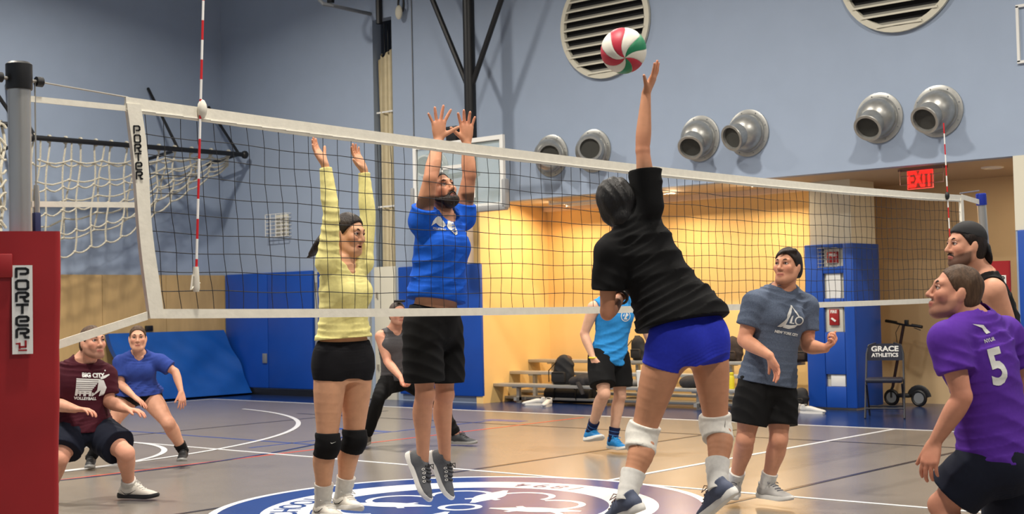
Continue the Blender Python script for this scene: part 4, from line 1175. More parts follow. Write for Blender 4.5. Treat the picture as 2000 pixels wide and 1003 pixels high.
        # eyes and brows
        for q in (-1, 1):
            e = MB(); c = p.hp(q * .032, .077, .008); g = nrm(Fd + R * q * .06)
            e.ball(c, .0135 * kk, 14, ax=(R, U, Fd)); eo = e.build('eye', mat('eye_white', (226, 218, 210), .25), p.root)
            i_ = MB(); i_.lathe([(.0001, .0142 * kk), (.0055 * kk, .0137 * kk), (.0075 * kk, .0118 * kk)], c, g, 12, cap=False); i_.build('iris', mat('iris_brown', (44, 28, 20), .2), eo)
            # upper lid
            ld = MB(); ld.tube([p.hp(q * .014, .0875, .007), p.hp(q * .024, .0935, .0150), p.hp(q * .036, .0915, .0158), p.hp(q * .049, .079, .009)], .0035 * kk, 6); ld.build('eyelid', mat('lid_%d_%d_%d' % tuple(int(x * 255) for x in p.skin), (150, 104, 84), .5), p.root)
            bw_ = MB(); bw_.tube([p.hp(q * .013, .0925, .026), p.hp(q * .030, .0900, .034), p.hp(q * .050, .0740, .030)], [.0045 * kk, .005 * kk, .003 * kk], 6); bw_.build('eyebrow', mat('brow_%d_%d_%d' % hair_rgb, hair_rgb, .8), p.root)
        return f

    def hand(p, f, sd, n, curl=10, spread=8, thumb=40, k=1.0, tcurl=10):
        """n: palm normal, curl per joint in degrees"""
        j = p.J; W = j['wr' + sd]; hd = nrm(j['tip' + sd] - W); n = nrm(np.asarray(n, float)); n = nrm(n - hd * (n @ hd))
        th = np.cross(hd, n) if sd == 'R' else -np.cross(hd, n)
        s = p.s * k * (1.0 if p.sex == 'm' else .9)
        kn = []
        for i, (off, ln) in enumerate(((.030, .092), (.010, .096), (-.011, .092), (-.030, .084))):
            b = W + th * off * .55 * s + hd * .012 * s; q = W + hd * ln * s + th * off * s
            f.limb([b, q], [.0145 * s, .0125 * s], .012); kn.append(q)
        f.ell(W + hd * .05 * s + n * .004 * s, (hd, th, n), (.046 * s, .036 * s, .015 * s), .012)
        fl = [.080, .090, .084, .066]; fr_ = [.0092, .0094, .0090, .0080]
        for i in range(4):
            a0 = math.radians(spread * (1.5 - i)); d = nrm(hd * math.cos(a0) + th * math.sin(a0)); pos = kn[i]; pts = [pos]; ang = 0
            for q, fr in enumerate((.45, .31, .24)):
                ang += math.radians(curl * (1.0 if q == 0 else 1.15)); dd = nrm(d * math.cos(ang) + n * math.sin(ang)); pos = pos + dd * fl[i] * fr * s; pts.append(pos)
            f.limb(pts, [fr_[i] * s * 1.08, fr_[i] * s * 1.02, fr_[i] * s * .95, fr_[i] * s * .8], .006, sub=3)
        a = math.radians(thumb); d = nrm(hd * math.cos(a) + th * math.sin(a) + n * .18)
        b = W + th * .020 * s + hd * .022 * s; d2 = nrm(d + n * math.tan(math.radians(tcurl)) + hd * .15)
        pts = [b, b + d * .042 * s, b + d * .042 * s + d2 * .032 * s, b + d * .042 * s + d2 * .058 * s]
        f.limb(pts, [.0165 * s, .0125 * s, .0105 * s, .0085 * s], .012, sub=3)

    # ---- clothing
    def shirt(p, name, material, hem=-.05, sleeve=.55, grow=.018, hemgrow=.03, sl_grow=.02, fold=.005, ffreq=100., neck=1.0, seed=0., sleeveless=False, longs=False, h=None, bag=0., vneck=0., hemcut=None, slope=None):
        j = p.J; s = p.s
        pts = [p.spine(hem), p.spine(1.05), j['shL'], j['shR']]
        for sd in 'LR': pts += [j['el' + sd], j['wr' + sd]] if longs else [j['sh' + sd] * (1 - sleeve) + j['el' + sd] * sleeve]
        f = p.field(pts, .27 * s, h)
        sh_ = np.round((f.lo - p.bf.lo) / f.h).astype(int); f.lo = p.bf.lo + sh_ * f.h      # same lattice as the body
        sec = p.sections(grow, hem - .06, 1.03)
        out = []
        for i, (c, rx, ra, R) in enumerate(sec):
            t = (hem - .06) + (1.09 - hem) * i / 15
            e = hemgrow * max(0, 1 - (t - hem) / .55) + bag * math.exp(-((t - hem - .1) / .16) ** 2)
            ry = rx * ra + e; out.append((c, rx + e, ry / (rx + e), R))
        ax = p.spdir
        fo = folds(nrm(ax + .6 * p.shR_dir), fold, ffreq, seed)
        hn = -p.spdir if slope is None else nrm(-p.spdir + np.asarray(slope))
        f.chain(out, .02, cuts=[(p.spine(hem), hn), (p.spine(neck + .03), p.spdir)], fold=fo, flatcap=True)
        if p.sex == 'f':
            c = p.spine(.66); fr = nrm(p.front - p.spdir * (p.front @ p.spdir))
            for q in (-1, 1): f.ell(c + fr * (.085 * s + grow * .4) + p.shR_dir * q * .06 * s, (p.shR_dir, p.spdir, fr), (.066 * s, .07 * s, .055 * s), .05)
        else:
            c = p.spine(.74); fr = nrm(p.front - p.spdir * (p.front @ p.spdir))
            for q in (-1, 1): f.ell(c + fr * (.075 * s + grow * .4) + p.shR_dir * q * .075 * s, (p.shR_dir, p.spdir, fr), (.085 * s, .07 * s, .05 * s), .05)
        a_ = s * p.arm * (1.0 if p.sex == 'm' else .84); trap = .055 if p.sex == 'm' else .042
        for sd in 'LR':
            A, B, W = j['sh' + sd], j['el' + sd], j['wr' + sd]
            nb = j['neck'] + p.spdir * .02 * s
            if sleeveless:
                q = j['neck'] * .42 + A * .58
                f.limb([nb - p.spdir * .01 * s, q], [(trap + .002) * s + grow * .5, .052 * s], .03)
                continue
            f.limb([nb, j['neck'] * .5 + A * .5, A], [(trap + .002) * s + grow * .7, (trap + .002) * s + grow * .8, .058 * a_ + grow], .035)
            ud = nrm(B - A)
            if longs:
                fo2 = folds(ud, fold, 120, seed + 2)
                E_ = W - nrm(W - B) * .0
                f.limb([A, A * .6 + B * .4, B, B * .7 + W * .3, B * .35 + W * .65, E_], [.058 * a_ + grow, .054 * a_ + sl_grow, .045 * a_ + sl_grow * .8, .046 * a_ + sl_grow * .7, .038 * a_ + sl_grow * .6, .029 * a_ + .009], .03, cuts=[(E_ - nrm(W - B) * .015, nrm(W - B))], fold=fo2)
            else:
                E_ = A + (B - A) * sleeve; E2 = A + (B - A) * (sleeve + .12)
                f.limb([A, A * .5 + E_ * .5, E_, E2], [.058 * a_ + grow, .056 * a_ + sl_grow, .054 * a_ + sl_grow * 1.1, .052 * a_ + sl_grow * 1.1], .03, cuts=[(E_, ud)], fold=folds(nrm(ud + .5 * p.front), fold * .8, 120, seed + 1))
        # over the shoulders the cloth lies on the body itself
        i0 = np.maximum(sh_, 0); i1 = np.minimum(sh_ + f.n, p.bf.n); j0 = i0 - sh_; j1 = i1 - sh_
        bs = tuple(slice(a, b) for a, b in zip(i0, i1)); fs = tuple(slice(a, b) for a, b in zip(j0, j1))
        X, Y, Z = [(f.lo[k] + f.h * np.arange(j0[k], j1[k])).reshape([-1 if q == k else 1 for q in range(3)]) for k in range(3)]
        dn = (X - j['neck'][0]) * p.spdir[0] + (Y - j['neck'][1]) * p.spdir[1] + (Z - j['neck'][2]) * p.spdir[2]
        ds = None
        for sd in 'LR':
            a = j['neck']; b = a + (j['sh' + sd] - a) * (.62 if sleeveless else 1.0); ab = b - a
            tt = np.clip(((X - a[0]) * ab[0] + (Y - a[1]) * ab[1] + (Z - a[2]) * ab[2]) / (ab @ ab), 0, 1)
            dd = np.sqrt((X - a[0] - tt * ab[0]) ** 2 + (Y - a[1] - tt * ab[1]) ** 2 + (Z - a[2] - tt * ab[2]) ** 2) - .115 * s
            ds = dd if ds is None else np.minimum(ds, dd)
        g = np.maximum(np.maximum(p.bf.A[bs] - .011, ds), dn - .024 * s)
        f.A[fs] = np.minimum(f.A[fs], g.astype(np.float32))
        if neck < 1.5:      # neck opening
            nr = (.066 if p.sex == 'm' else .056) * s
            f.limb([j['neck'] + p.spdir * .018 * s, (j['neck'] + p.hp(0, -.025, -.06)) / 2 + p.spdir * .01, p.hp(0, -.02, -.03)], [nr * 1.17, nr * 1.2, nr * 1.3], .008, 'sub')
            fr_n = nrm(p.front - p.spdir * (p.front @ p.spdir)); f.ell(j['neck'] + fr_n * .065 * s + p.spdir * .03 * s, (p.shR_dir, fr_n, p.spdir), (.075 * s, .065 * s, .042 * s), .01, 'sub')
            if vneck:
                fr = nrm(p.front - p.spdir * (p.front @ p.spdir))
                f.limb([j['neck'] + fr * .09 * s, j['neck'] + fr * .12 * s - p.spdir * vneck * .5, j['neck'] + fr * .14 * s - p.spdir * vneck], [.05 * s, .032 * s, .006], .008, 'sub')
        if sleeveless:      # arm holes
            for sd in 'LR': f.ell(j['sh' + sd] + (j['sh' + sd] - j['neck']) * .12, np.eye(3), (.085 * s,) * 3, .02, 'sub')
        if hemcut: 
            for c, r in hemcut: f.ell(c, np.eye(3), (r,) * 3, .02, 'sub')
        o, V, Q = sculpt(f, name, material, p.root)
        p.bvh = BVHTree.FromPolygons([Vector(v) for v in V], [tuple(q) for q in Q]); p.shirt_o = o
        return o

    def shorts(p, name, material, top=.16, length=.6, grow=.014, flare=.03, fold=.005, seed=0., h=None, longs=False, hemplane=False):
        j = p.J; s = p.s
        pts = [p.spine(top)] + [j[q] for q in ('hipL', 'hipR', 'knL', 'knR')] + ([j['anL'], j['anR']] if longs else [])
        f = p.field(pts, .2 * s, h)
        hc = []
        if hemplane:
            EL = j['hipL'] + (j['knL'] - j['hipL']) * length; ER = j['hipR'] + (j['knR'] - j['hipR']) * length
            hn = nrm(nrm(j['knL'] - j['hipL']) + nrm(j['knR'] - j['hipR'])); hc = [((EL + ER) / 2 - hn * .012, hn)]
        f.chain(p.sections(grow, -.18, top + .05), .02, cuts=[(p.spine(top), p.spdir)] + hc, fold=folds((0.2, .3, 1), fold * .6, 90, seed), flatcap=True)
        l_ = s * p.leg * (1.0 if p.sex == 'm' else .98)
        for sd in 'LR':
            f.ell(p.hip * .45 + j['hip' + sd] * .55 - p.front * .055 * s - np.array([0, 0, .015]), np.eye(3), tuple(q * s + grow for q in (.088, .088, .095)), .03, cuts=hc)
            H, K_, A = j['hip' + sd], j['kn' + sd], j['an' + sd]; d = nrm(K_ - H)
            if longs:
                f.limb([H + (p.hip - H) * .12, H * .5 + K_ * .5, K_, K_ * .6 + A * .4, K_ * .1 + A * .9], [.096 * l_ + grow, .084 * l_ + grow, .06 * l_ + grow, .058 * l_ + grow, .042 * l_ + grow], .03, cuts=[(K_ * .06 + A * .94, nrm(A - K_))], fold=folds(d, fold, 100, seed))
            else:
                E_ = H + (K_ - H) * length; E2 = E_ + d * .05
                f.limb([H + (p.hip - H) * .12, H * .6 + E_ * .4, E_, E2], [.097 * l_ + grow, .092 * l_ + grow + flare * .5, .082 * l_ + grow + flare, .08 * l_ + grow + flare], .03, cuts=[(E_, d)], fold=folds(nrm(d + .7 * p.hipR_dir), fold, 95, seed + 3))
        o, V, Q = sculpt(f, name, material, p.root)
        p.sh_bvh = BVHTree.FromPolygons([Vector(v) for v in V], [tuple(q) for q in Q])
        return o
    def tube_on_leg(p, name, material, sd, t0, t1, r0, r1, seg='shin', ripple=.002, n=9, parent=None, bend=False):
        """sock, sleeve or pad: a closed ring of cloth round a limb"""
        j = p.J
        A, B = {'shin': (j['kn' + sd], j['an' + sd]), 'thigh': (j['hip' + sd], j['kn' + sd]), 'fore': (j['el' + sd], j['wr' + sd]), 'upper': (j['sh' + sd], j['el' + sd])}[seg]
        pts = [A + (B - A) * (t0 + (t1 - t0) * i / n) for i in range(n + 1)]
        if seg == 'shin':
            shin = nrm(B - A); back = nrm(-p.front - shin * (-p.front @ shin))
            pts = [q + back * (.016 * math.exp(-((t0 + (t1 - t0) * i / n - .28) / .22) ** 2)) * p.s for i, q in enumerate(pts)]
        rs = [(r0 + (r1 - r0) * i / n) + ripple * math.sin(i * 2.6) for i in range(n + 1)]
        if seg == 'shin':
            l_ = p.s * p.leg * (1.0 if p.sex == 'm' else .98); tt = [t0 + (t1 - t0) * i / n for i in range(n + 1)]
            rs = [max(q, float(np.interp(t_, [0, .28, .58, .8, 1], [.054, .061, .049, .042, .037])) * l_ + .009 + (q - r0 - (r1 - r0) * i / n)) for i, (q, t_) in enumerate(zip(rs, tt))]
        return MB().tube(pts, rs, 20).build(name, material, parent or p.root, angle=60)
    def kneepad(p, sd, material, r=.07, t0=-.16, t1=.2):
        j = p.J; H, K_, A = j['hip' + sd], j['kn' + sd], j['an' + sd]
        a = K_ + (K_ - H) * t0 * 1.0; b = K_ + (A - K_) * t1
        shin = nrm(A - K_); back = nrm(-p.front - shin * (-p.front @ shin))
        f = p.field([a, K_, b], r + .05)
        f.limb([a, K_ - back * .004, b + back * .008], [r * .98, r * .99, r * .95], .01, cuts=[(a, nrm(a - K_)), (b, nrm(b - K_))], fold=folds(shin, .0025, 120, 1.))
        f.ell(K_ - back * .03, (shin, np.cross(shin, back), back), (r * .85, r * .72, r * .62), .03)
        o, V, Q = sculpt(f, 'knee_pad', material, p.root); p.kp = BVHTree.FromPolygons([Vector(v) for v in V], [tuple(q) for q in Q]); return o
    def shoe(p, sd, toe, mats, up=None, k=1.0, lace=True, marks=None, tick=None):
        """toe: 3D point the toe aims at; mats = upper, sole, lace"""
        A = p.J['an' + sd]; s = p.s * k
        U = np.array([0, 0, 1.]) if up is None else nrm(up)
        Fd = nrm(toe - A); Fd = nrm(Fd - U * (Fd @ U)); R = np.cross(Fd, U)
        o = A - U * .085 * s                                    # sole level under the ankle
        def q(f_, u_, r_=0.): return o + Fd * f_ * s + U * u_ * s + R * r_ * s
        f = p.field([q(-.1, 0), q(.26, 0), q(0, .14)], .07)
        sec = [(q(-.045, .048), .036 * s, 1.0, R), (q(0., .052), .037 * s, 1.05, R), (q(.07, .045), .040 * s, .95, R), (q(.13, .036), .046 * s, .68, R), (q(.175, .030), .045 * s, .6, R), (q(.205, .027), .033 * s, .68, R)]
        f.chain(sec, .02)
        f.limb([q(-.012, .05), q(-.016, .105)], [.041 * s, .044 * s], .025, cuts=[(q(-.016, .102), U + Fd * .35)])
        f.limb([q(.02, .075), q(.075, .07)], [.032 * s, .03 * s], .03)
        f.limb([q(-.012, .095), q(-.016, .2)], [.036 * s, .04 * s], .004, 'sub')
        f.plane(q(0, .014), -U)
        uo, V, Q = sculpt(f, 'shoe', mats[0], p.root)
        sp = []
        prof = [(-.088, .016), (-.07, .032), (-.03, .039), (.03, .037), (.08, .041), (.13, .049), (.17, .050), (.205, .040), (.232, .02), (.238, .0)]
        for x, y in prof: sp.append((x, y))
        for x, y in prof[::-1][1:]: sp.append((x, -y))
        sb = MB(); n = len(sp); rows = [(0., .97), (.004, 1.), (.018, 1.02), (.030, .98)]
        V_ = []
        for h_, kx in rows:
            for x, y in sp:
                toe_up = .014 * max(0, (x - .15) / .09) ** 2
                V_.append(q(x * kx, h_ + toe_up + (.006 if x < -.05 and h_ > .02 else 0), y * kx))
        Fs = [(i * n + k2, i * n + (k2 + 1) % n, (i + 1) * n + (k2 + 1) % n, (i + 1) * n + k2) for i in range(len(rows) - 1) for k2 in range(n)] + [tuple(range(n))[::-1], tuple((len(rows) - 1) * n + k2 for k2 in range(n))]
        sb.add(V_, Fs).build('sole', mats[1], uo, angle=50)
        if lace:
            bv = BVHTree.FromPolygons([Vector(v) for v in V], [tuple(x) for x in Q])
            def drop(f_, r_):
                hit = bv.ray_cast(Vector(q(f_, .2, r_)), Vector(-U))[0]
                return (np.array(hit) if hit is not None else q(f_, .05, r_)) + U * .002
            for i in range(5):
                x = .052 + .02 * i
                MB().tube([drop(x - .008, -.026), drop(x, -.014), drop(x + .002, .0), drop(x, .014), drop(x - .008, .026)], .0042 * s, 6).build('lace', mats[2], uo)
            a_ = drop(.045, 0) + U * .004
            MB().tube([a_, a_ + R * .03 + U * .012, a_ + R * .05 + Fd * .02 - U * .006, a_ + R * .015 + Fd * .006, a_, a_ - R * .03 + U * .012, a_ - R * .046 + Fd * .022 - U * .008, a_ - R * .012 + Fd * .004], .003 * s, 6).build('lace_bow', mats[2], uo)
            if marks is not None:
                for i in range(4):
                    for sg in (-1, 1):
                        c_ = drop(.06 + .022 * i, sg * .034)
                        MB().tube([c_ + (Fd * math.cos(a) * .006 + (R * sg - U) * .7 * math.sin(a) * .009) * s + R * sg * .004 for a in np.linspace(0, 6.283, 11)[:-1]], .002 * s, 5, closed=True).build('eyelet', marks, uo)
            if tick is not None:
                for sg in (-1, 1):
                    pts = []
                    for f_, u_ in ((.08, .062), (.03, .036), (-.005, .032), (-.045, .06)):
                        h_ = bv.ray_cast(Vector(q(f_, u_, sg * .12)), Vector(-R * sg))[0]
                        pts.append((np.array(h_) if h_ is not None else q(f_, u_, sg * .038)) + R * sg * .001)
                    MB().tube(pts, [.0015, .007 * s, .008 * s, .0015], 6, flat=.35, fax=U).build('side_mark', tick, uo)
        return uo
    def hair(p, material, grow=.011, line=.012, back=-.06, seed=0., extra=None, sub=None, mess=0.):
        R, Fd, U = p.hf; kk = p.hs * p.s
        f = p.field([p.J['head']] + ([q[0] for q in extra] if extra else []), .2)
        g = grow / kk if kk else grow
        # cap of hair: cut by the hair line (front) and the nape
        fo = folds(nrm(R + .3 * U), .0022 + mess, 210 - 8000 * mess, seed)
        f.ell(p.hp(0, -.014, .037), (R, Fd, U), (.074 * kk + grow, .096 * kk + grow, .088 * kk + grow), .0, cuts=[(p.hp(0, line, 0), nrm(Fd * 1.0 - U * .78))], fold=fo)
        f.ell(p.hp(0, -.045, -.01), (R, Fd, U), (.070 * kk + grow, .062 * kk + grow, .085 * kk + grow * .6), .015, cuts=[(p.hp(0, -.05, back), -U), (p.hp(0, -.018, 0), Fd)], fold=fo)
        if sub:
            for c, r in sub: f.ell(c, (R, Fd, U), r, .01, 'sub')
        if extra:
            i = 0
            # strands given as chains of (point, radius)
            run = []
            for q in extra:
                run.append(q)
                if len(q) > 2: 
                    f.limb([a[0] for a in run], [a[1] for a in run], .012, fold=folds(nrm(run[-1][0] - run[0][0] + .01), .002, 20, seed)); run = []
        o, V, Q = sculpt(f, 'hair', material, p.root); return o

    def decal(p, px, build, size, up=(0, 0, 1), name='shirt_print', material=None, normal=None, bvh=None, lift=.003, parent=None):
        """flat print (list of (verts2d, faces)) laid on the cloth; px = pixel of its centre"""
        bvh = bvh or p.bvh; d = ray(*px); hit = bvh.ray_cast(Vector(ORG), Vector(nrm(d)))
        if hit[0] is None: print('decal miss', name, px); return
        c = np.array(hit[0]); N = nrm(np.array(hit[1]) if normal is None else normal)
        if normal is None and N @ d > 0: N = -N
        Uv = np.asarray(up, float); Uv = nrm(Uv - N * (Uv @ N)); Rv = np.cross(Uv, N)
        for vs_, fs_ in build:
            bm = bmesh.new(); vv = [bm.verts.new((x * size, y * size, 0)) for x, y in vs_]
            for ff in fs_:
                try: bm.faces.new([vv[i] for i in ff])
                except ValueError: pass
            bmesh.ops.triangulate(bm, faces=bm.faces[:])
            for _ in range(5):
                es = [e for e in bm.edges if e.calc_length() > .014]
                if not es: break
                bmesh.ops.subdivide_edges(bm, edges=es, cuts=1); bmesh.ops.triangulate(bm, faces=bm.faces[:])
            bm.verts.index_update(); V_ = []
            for v in bm.verts:
                q = c + Rv * v.co.x + Uv * v.co.y + N * .16; h_ = bvh.ray_cast(Vector(q), Vector(-N), .4)
                V_.append(np.array(h_[0]) + N * lift if h_[0] is not None else c + Rv * v.co.x + Uv * v.co.y)
            Fs = [tuple(v.index for v in ff.verts) for ff in bm.faces]; bm.free()
            MB().add(V_, Fs).build('lettering' if len(fs_) > 30 and 'logo' not in name else name, material or m_print, parent or p.root, smooth=False)
m_print = mat('print_white', (214, 214, 210), .8)
def poly(pts): return ([tuple(q) for q in pts], [tuple(range(len(pts)))])
def txt(t, size, x=0, y=0, bold=.0, sx=1.0, rot=0.):
    vs_, fs_ = text_polys(t, size, bold); c, s_ = math.cos(rot), math.sin(rot)
    return ([(x + (a * sx) * c - b * s_, y + (a * sx) * s_ + b * c) for a, b in vs_], fs_)
def ringpoly(r0, r1, a0, a1, n=24, cx=0, cy=0, ky=1.0):
    P = []
    for i in range(n + 1):
        a = math.radians(a0 + (a1 - a0) * i / n); P += [(cx + r0 * math.cos(a), cy + ky * r0 * math.sin(a)), (cx + r1 * math.cos(a), cy + ky * r1 * math.sin(a))]
    return (P, [(2 * i, 2 * i + 1, 2 * i + 3, 2 * i + 2) for i in range(n)])
# ------------------------------------------------------------------ the players
m_hair_dk = mat('hair_dark_brown', (34, 24, 20), .55, noise=.45, nscale=60, stretch=(1, 1, .25), bump=.9, bscale=140, spec=.3)
m_hair_bk = mat('hair_black', (18, 16, 16), .5, noise=.45, nscale=60, stretch=(1, 1, .25), bump=.9, bscale=140, spec=.35)
m_hair_br = mat('hair_brown', (74, 54, 38), .6, noise=.45, nscale=60, stretch=(1, 1, .25), bump=.9, bscale=140, spec=.3)
m_sock = cloth('sock_white', (214, 212, 206)); m_kp_w = cloth('kneepad_white', (216, 213, 204)); m_kp_b = cloth('kneepad_black', (16, 16, 18))
m_lace_w = mat('lace_white', (220, 218, 212), .8); m_lace_k = mat('lace_black', (24, 24, 26), .8)
m_sole_w = mat('sole_white', (222, 220, 214), .6)
m_swoosh = mat('print_black', (24, 24, 28), .8)
toV = cv(.755, 0, .656); frV = cv(-.755, 0, -.656)
def swoosh(k=1.0): return poly([(-.5 * k, .12 * k), (-.42 * k, -.05 * k), (-.3 * k, -.12 * k), (.5 * k, .14 * k), (-.25 * k, -.02 * k), (-.38 * k, .02 * k)])

# 1 --- woman in yellow, blocking
J = dict(head=(681, 458, .02), neck=(670, 512), shR=(640, 512, -.10), shL=(706, 512, .11), elR=(647, 418, -.13), elL=(718, 424, .12),
         wrR=(635, 322, -.12), wrL=(711, 332, .12), tipR=(603, 268, -.14), tipL=(680, 272, .10), waist=(671, 600, -.01),
         hipR=(645, 700, -.06), hipL=(697, 700, .07), knR=(639, 866, -.07), knL=(691, 858, .06), anR=(630, 984, .02), anL=(669, 968, .14))
p = Person('woman in yellow long-sleeved top jumping to block at the net', 7.7, J, toV, 'f', .98, .0055, skin=(210, 158, 124), leg=1.04)
p.body(cv(.86, -.06, .5), cv(.1, 1, 0), hands=dict(R=dict(n=cv(.8, .35, .35), curl=7, spread=3, thumb=38), L=dict(n=cv(.75, .3, .5), curl=9, spread=5, thumb=48)), breasts=1, mouth=.006, hair_rgb=(40, 28, 22))
p.shirt('shirt', cloth('yellow', (236, 226, 150)), hem=.19, longs=True, grow=.016, hemgrow=.018, sl_grow=.012, fold=.0032, ffreq=83, vneck=.10, seed=.6, slope=p.front * .1)
p.shorts('shorts', cloth('black_short', (22, 22, 26)), top=.17, length=.25, grow=.009, flare=.0, fold=.0015, hemplane=True)
hd = p.hp
pt = [(hd(0, -.09, .03), .045), (hd(.03, -.15, -.02), .032), (at(622, 478, 7.75), .028), (at(607, 495, 7.8), .013, 1),
      (hd(0, -.10, .0), .035), (at(640, 470, 7.8), .026), (at(618, 490, 7.8), .02), (at(600, 503, 7.82), .006, 1)]
p.hair(m_hair_dk, grow=.010, line=.012, back=-.05, extra=pt)
for sd in 'LR':
    p.kneepad(sd, m_kp_b, .071, -.13, .19)
    if sd == 'R': p.decal((651, 864), [swoosh(1.0)], .035, name='pad_logo', bvh=p.kp, parent=p.root)
    p.tube_on_leg('sock', m_sock, sd, .66, 1.05, .043, .040)
    p.shoe(sd, p.J['an' + sd] + cv(.5, -.35 if sd == 'R' else -.5, .8) * .2, (mat('shoe_cream', (222, 216, 204), .6), m_sole_w, m_lace_w), up=cv(.1, 1, -.15), k=.92, tick=m_swoosh)

# 2 --- man in blue, blocking
J = dict(head=(860, 374, -.02), neck=(863, 428, .0), shR=(824, 432, -.15), shL=(903, 424, .15), elR=(841, 346, -.24), elL=(917, 340, .10),
         wrR=(857, 272, -.12), wrL=(911, 277, .10), tipR=(857, 212, -.14), tipL=(911, 217, .08), waist=(858, 530, -.02),
         hipR=(823, 630, -.10), hipL=(868, 632, .10), knR=(830, 770, -.10), knL=(868, 770, .10), anR=(826, 898, -.05), anL=(869, 896, .12))
p = Person('bearded man in royal blue shirt and black shorts jumping to block', 8.35, J, cv(.72, .05, .69), 'm', 1.0, .0055, skin=(204, 148, 116), leg=.98)
p.body(cv(.6, .4, .66), cv(-.35, 1, -.2), hands=dict(R=dict(n=cv(.35, .1, .95), curl=2, spread=19, thumb=66, k=1.08), L=dict(n=cv(.2, .1, .95), curl=6, spread=11, thumb=55, k=1.05)), stubble=.85, mouth=.005, hair_rgb=(38, 28, 24))
p.shirt('shirt', cloth('royal_blue', (22, 86, 196)), hem=.22, sleeve=.32, grow=.02, hemgrow=.03, sl_grow=.022, fold=.007, ffreq=76, seed=1.4, bag=.008, slope=p.front * .1 + p.shR_dir * .1)
p.shorts('shorts', cloth('black', (17, 17, 18)), top=.16, length=.82, grow=.022, flare=.022, fold=.004, seed=.3)
p.hair(m_hair_dk, grow=.006, line=.012, back=-.05)
R, Fd, U = p.hf
f = p.field([p.J['head']], .2); kk = p.hs * p.s
f.ell(p.hp(0, .048, -.088), (R, Fd, U), (.056 * kk, .052 * kk, .045 * kk), .01, cuts=[(p.hp(0, .0, -.058), U)], fold=folds(nrm(R + U), .003, 260))
for q in (-1, 1): f.limb([p.hp(q * .066, .0, -.02), p.hp(q * .06, .018, -.06), p.hp(q * .035, .06, -.085)], [.012 * kk, .018 * kk, .022 * kk], .02)
f.limb([p.hp(-.026, .085, -.060), p.hp(0, .097, -.052), p.hp(.026, .085, -.060)], [.007 * kk, .008 * kk, .007 * kk], .01)
f.ell(p.hp(0, .098, -.068), (R, Fd, U), (.022 * kk, .02 * kk, .010 * kk), .004, 'sub')
sculpt(f, 'beard', m_hair_dk, p.root)
MB().box(p.hp(0, .088, -.066), (.026, .006, .006), ax=(R, Fd, U)).build('teeth', mat('teeth', (230, 224, 214), .4), p.root)
g = [poly([(-.72, -.02), (-.66, .16), (-.5, .3), (-.28, .38), (-.12, .36), (-.02, .16), (.06, .0), (-.08, -.08), (-.26, -.02), (-.46, .1), (-.6, .04)]), poly([(.1, .0), (.22, .2), (.36, .26), (.5, .12), (.6, -.16), (.58, -.36), (.46, -.4), (.3, -.26), (.16, -.14)]),
     poly([(.44, .24), (.68, .34), (.68, .4), (.42, .3)])] + [txt('VOLLEYBALL', .115, -.3, -.14, .004, rot=-.12)]
p.decal((868, 440), g, .15, up=nrm(p.spdir + p.shR_dir * .1), name='shirt_print')
p.decal((884, 444), [poly([(-.12, .2 - .16 * i_), (.16, .25 - .16 * i_), (.16, .19 - .16 * i_), (-.12, .15 - .16 * i_)]) for i_ in range(4)], .10, up=p.spdir, name='shirt_print_bars', material=cloth('royal_blue', (22, 86, 196)), lift=.006)
for sd in 'LR':
    p.shoe(sd, p.J['an' + sd] + cv(.42, -.9, .35) * .2, (mat('shoe_grey', (84, 86, 90), .7, noise=.1, nscale=80), m_sole_w, m_lace_k), up=cv(.75, .45, .3), k=1.02, marks=m_lace_w)

# 3 --- woman in black, spiking
J = dict(head=(1201, 398, .05), neck=(1224, 440, .0), shR=(1266, 402, .02), shL=(1190, 492, -.03), elR=(1255, 290, .06), elL=(1186, 612, -.02),
         wrR=(1262, 182, .08), wrL=(1212, 580, .16), tipR=(1298, 102, .04), tipL=(1222, 556, .19), waist=(1283, 540, .02),
         hipR=(1381, 650, .06), hipL=(1308, 662, -.06), knR=(1399, 826, .10), knL=(1256, 846, -.02), anR=(1402, 950, -.10), anL=(1224, 972, -.16))
p = Person('woman in black shirt and royal blue shorts spiking the ball', 6.5, J, cv(-.72, 0, -.69), 'f', .97, .0055, skin=(190, 136, 104), leg=1.08, bw=1.02)
p.body(cv(-.3, .42, -.86), cv(-.12, 1, .15), hands=dict(R=dict(n=cv(-.92, .1, -.35), curl=4, spread=11, thumb=52), L=dict(n=cv(.1, -.2, -1), curl=40, spread=3, thumb=30)), hair_rgb=(20, 18, 18))
p.shirt('shirt', cloth('black_tee', (15, 15, 16)), hem=.10, sleeve=.62, grow=.022, hemgrow=.05, sl_grow=.03, fold=.008, ffreq=64, seed=2.1, bag=.02, slope=p.hipR_dir * -.35)
p.shorts('shorts', cloth('cobalt', (42, 54, 182)), top=.17, length=.30, grow=.010, flare=.0, fold=.002, hemplane=True)
p.hair(m_hair_bk, mess=.004, grow=.022, line=.012, back=-.085, extra=[(p.hp(.0, -.10, .0), .045), (p.hp(-.01, -.115, -.04), .05), (p.hp(0, -.10, -.075), .035, 1), (p.hp(-.02, -.08, -.06), .04), (p.hp(.03, -.07, -.09), .03, 1)])
MB().tube([p.hp(-.012, -.12, -.028) + (p.hf[0] * math.cos(a) * .026 + p.hf[2] * math.sin(a) * .022) + p.hf[1] * -.02 for a in np.linspace(0, 6.283, 15)[:-1]], .006, 6, closed=True).build('hair_tie', mat('hair_tie_tan', (120, 84, 56), .7), p.root)
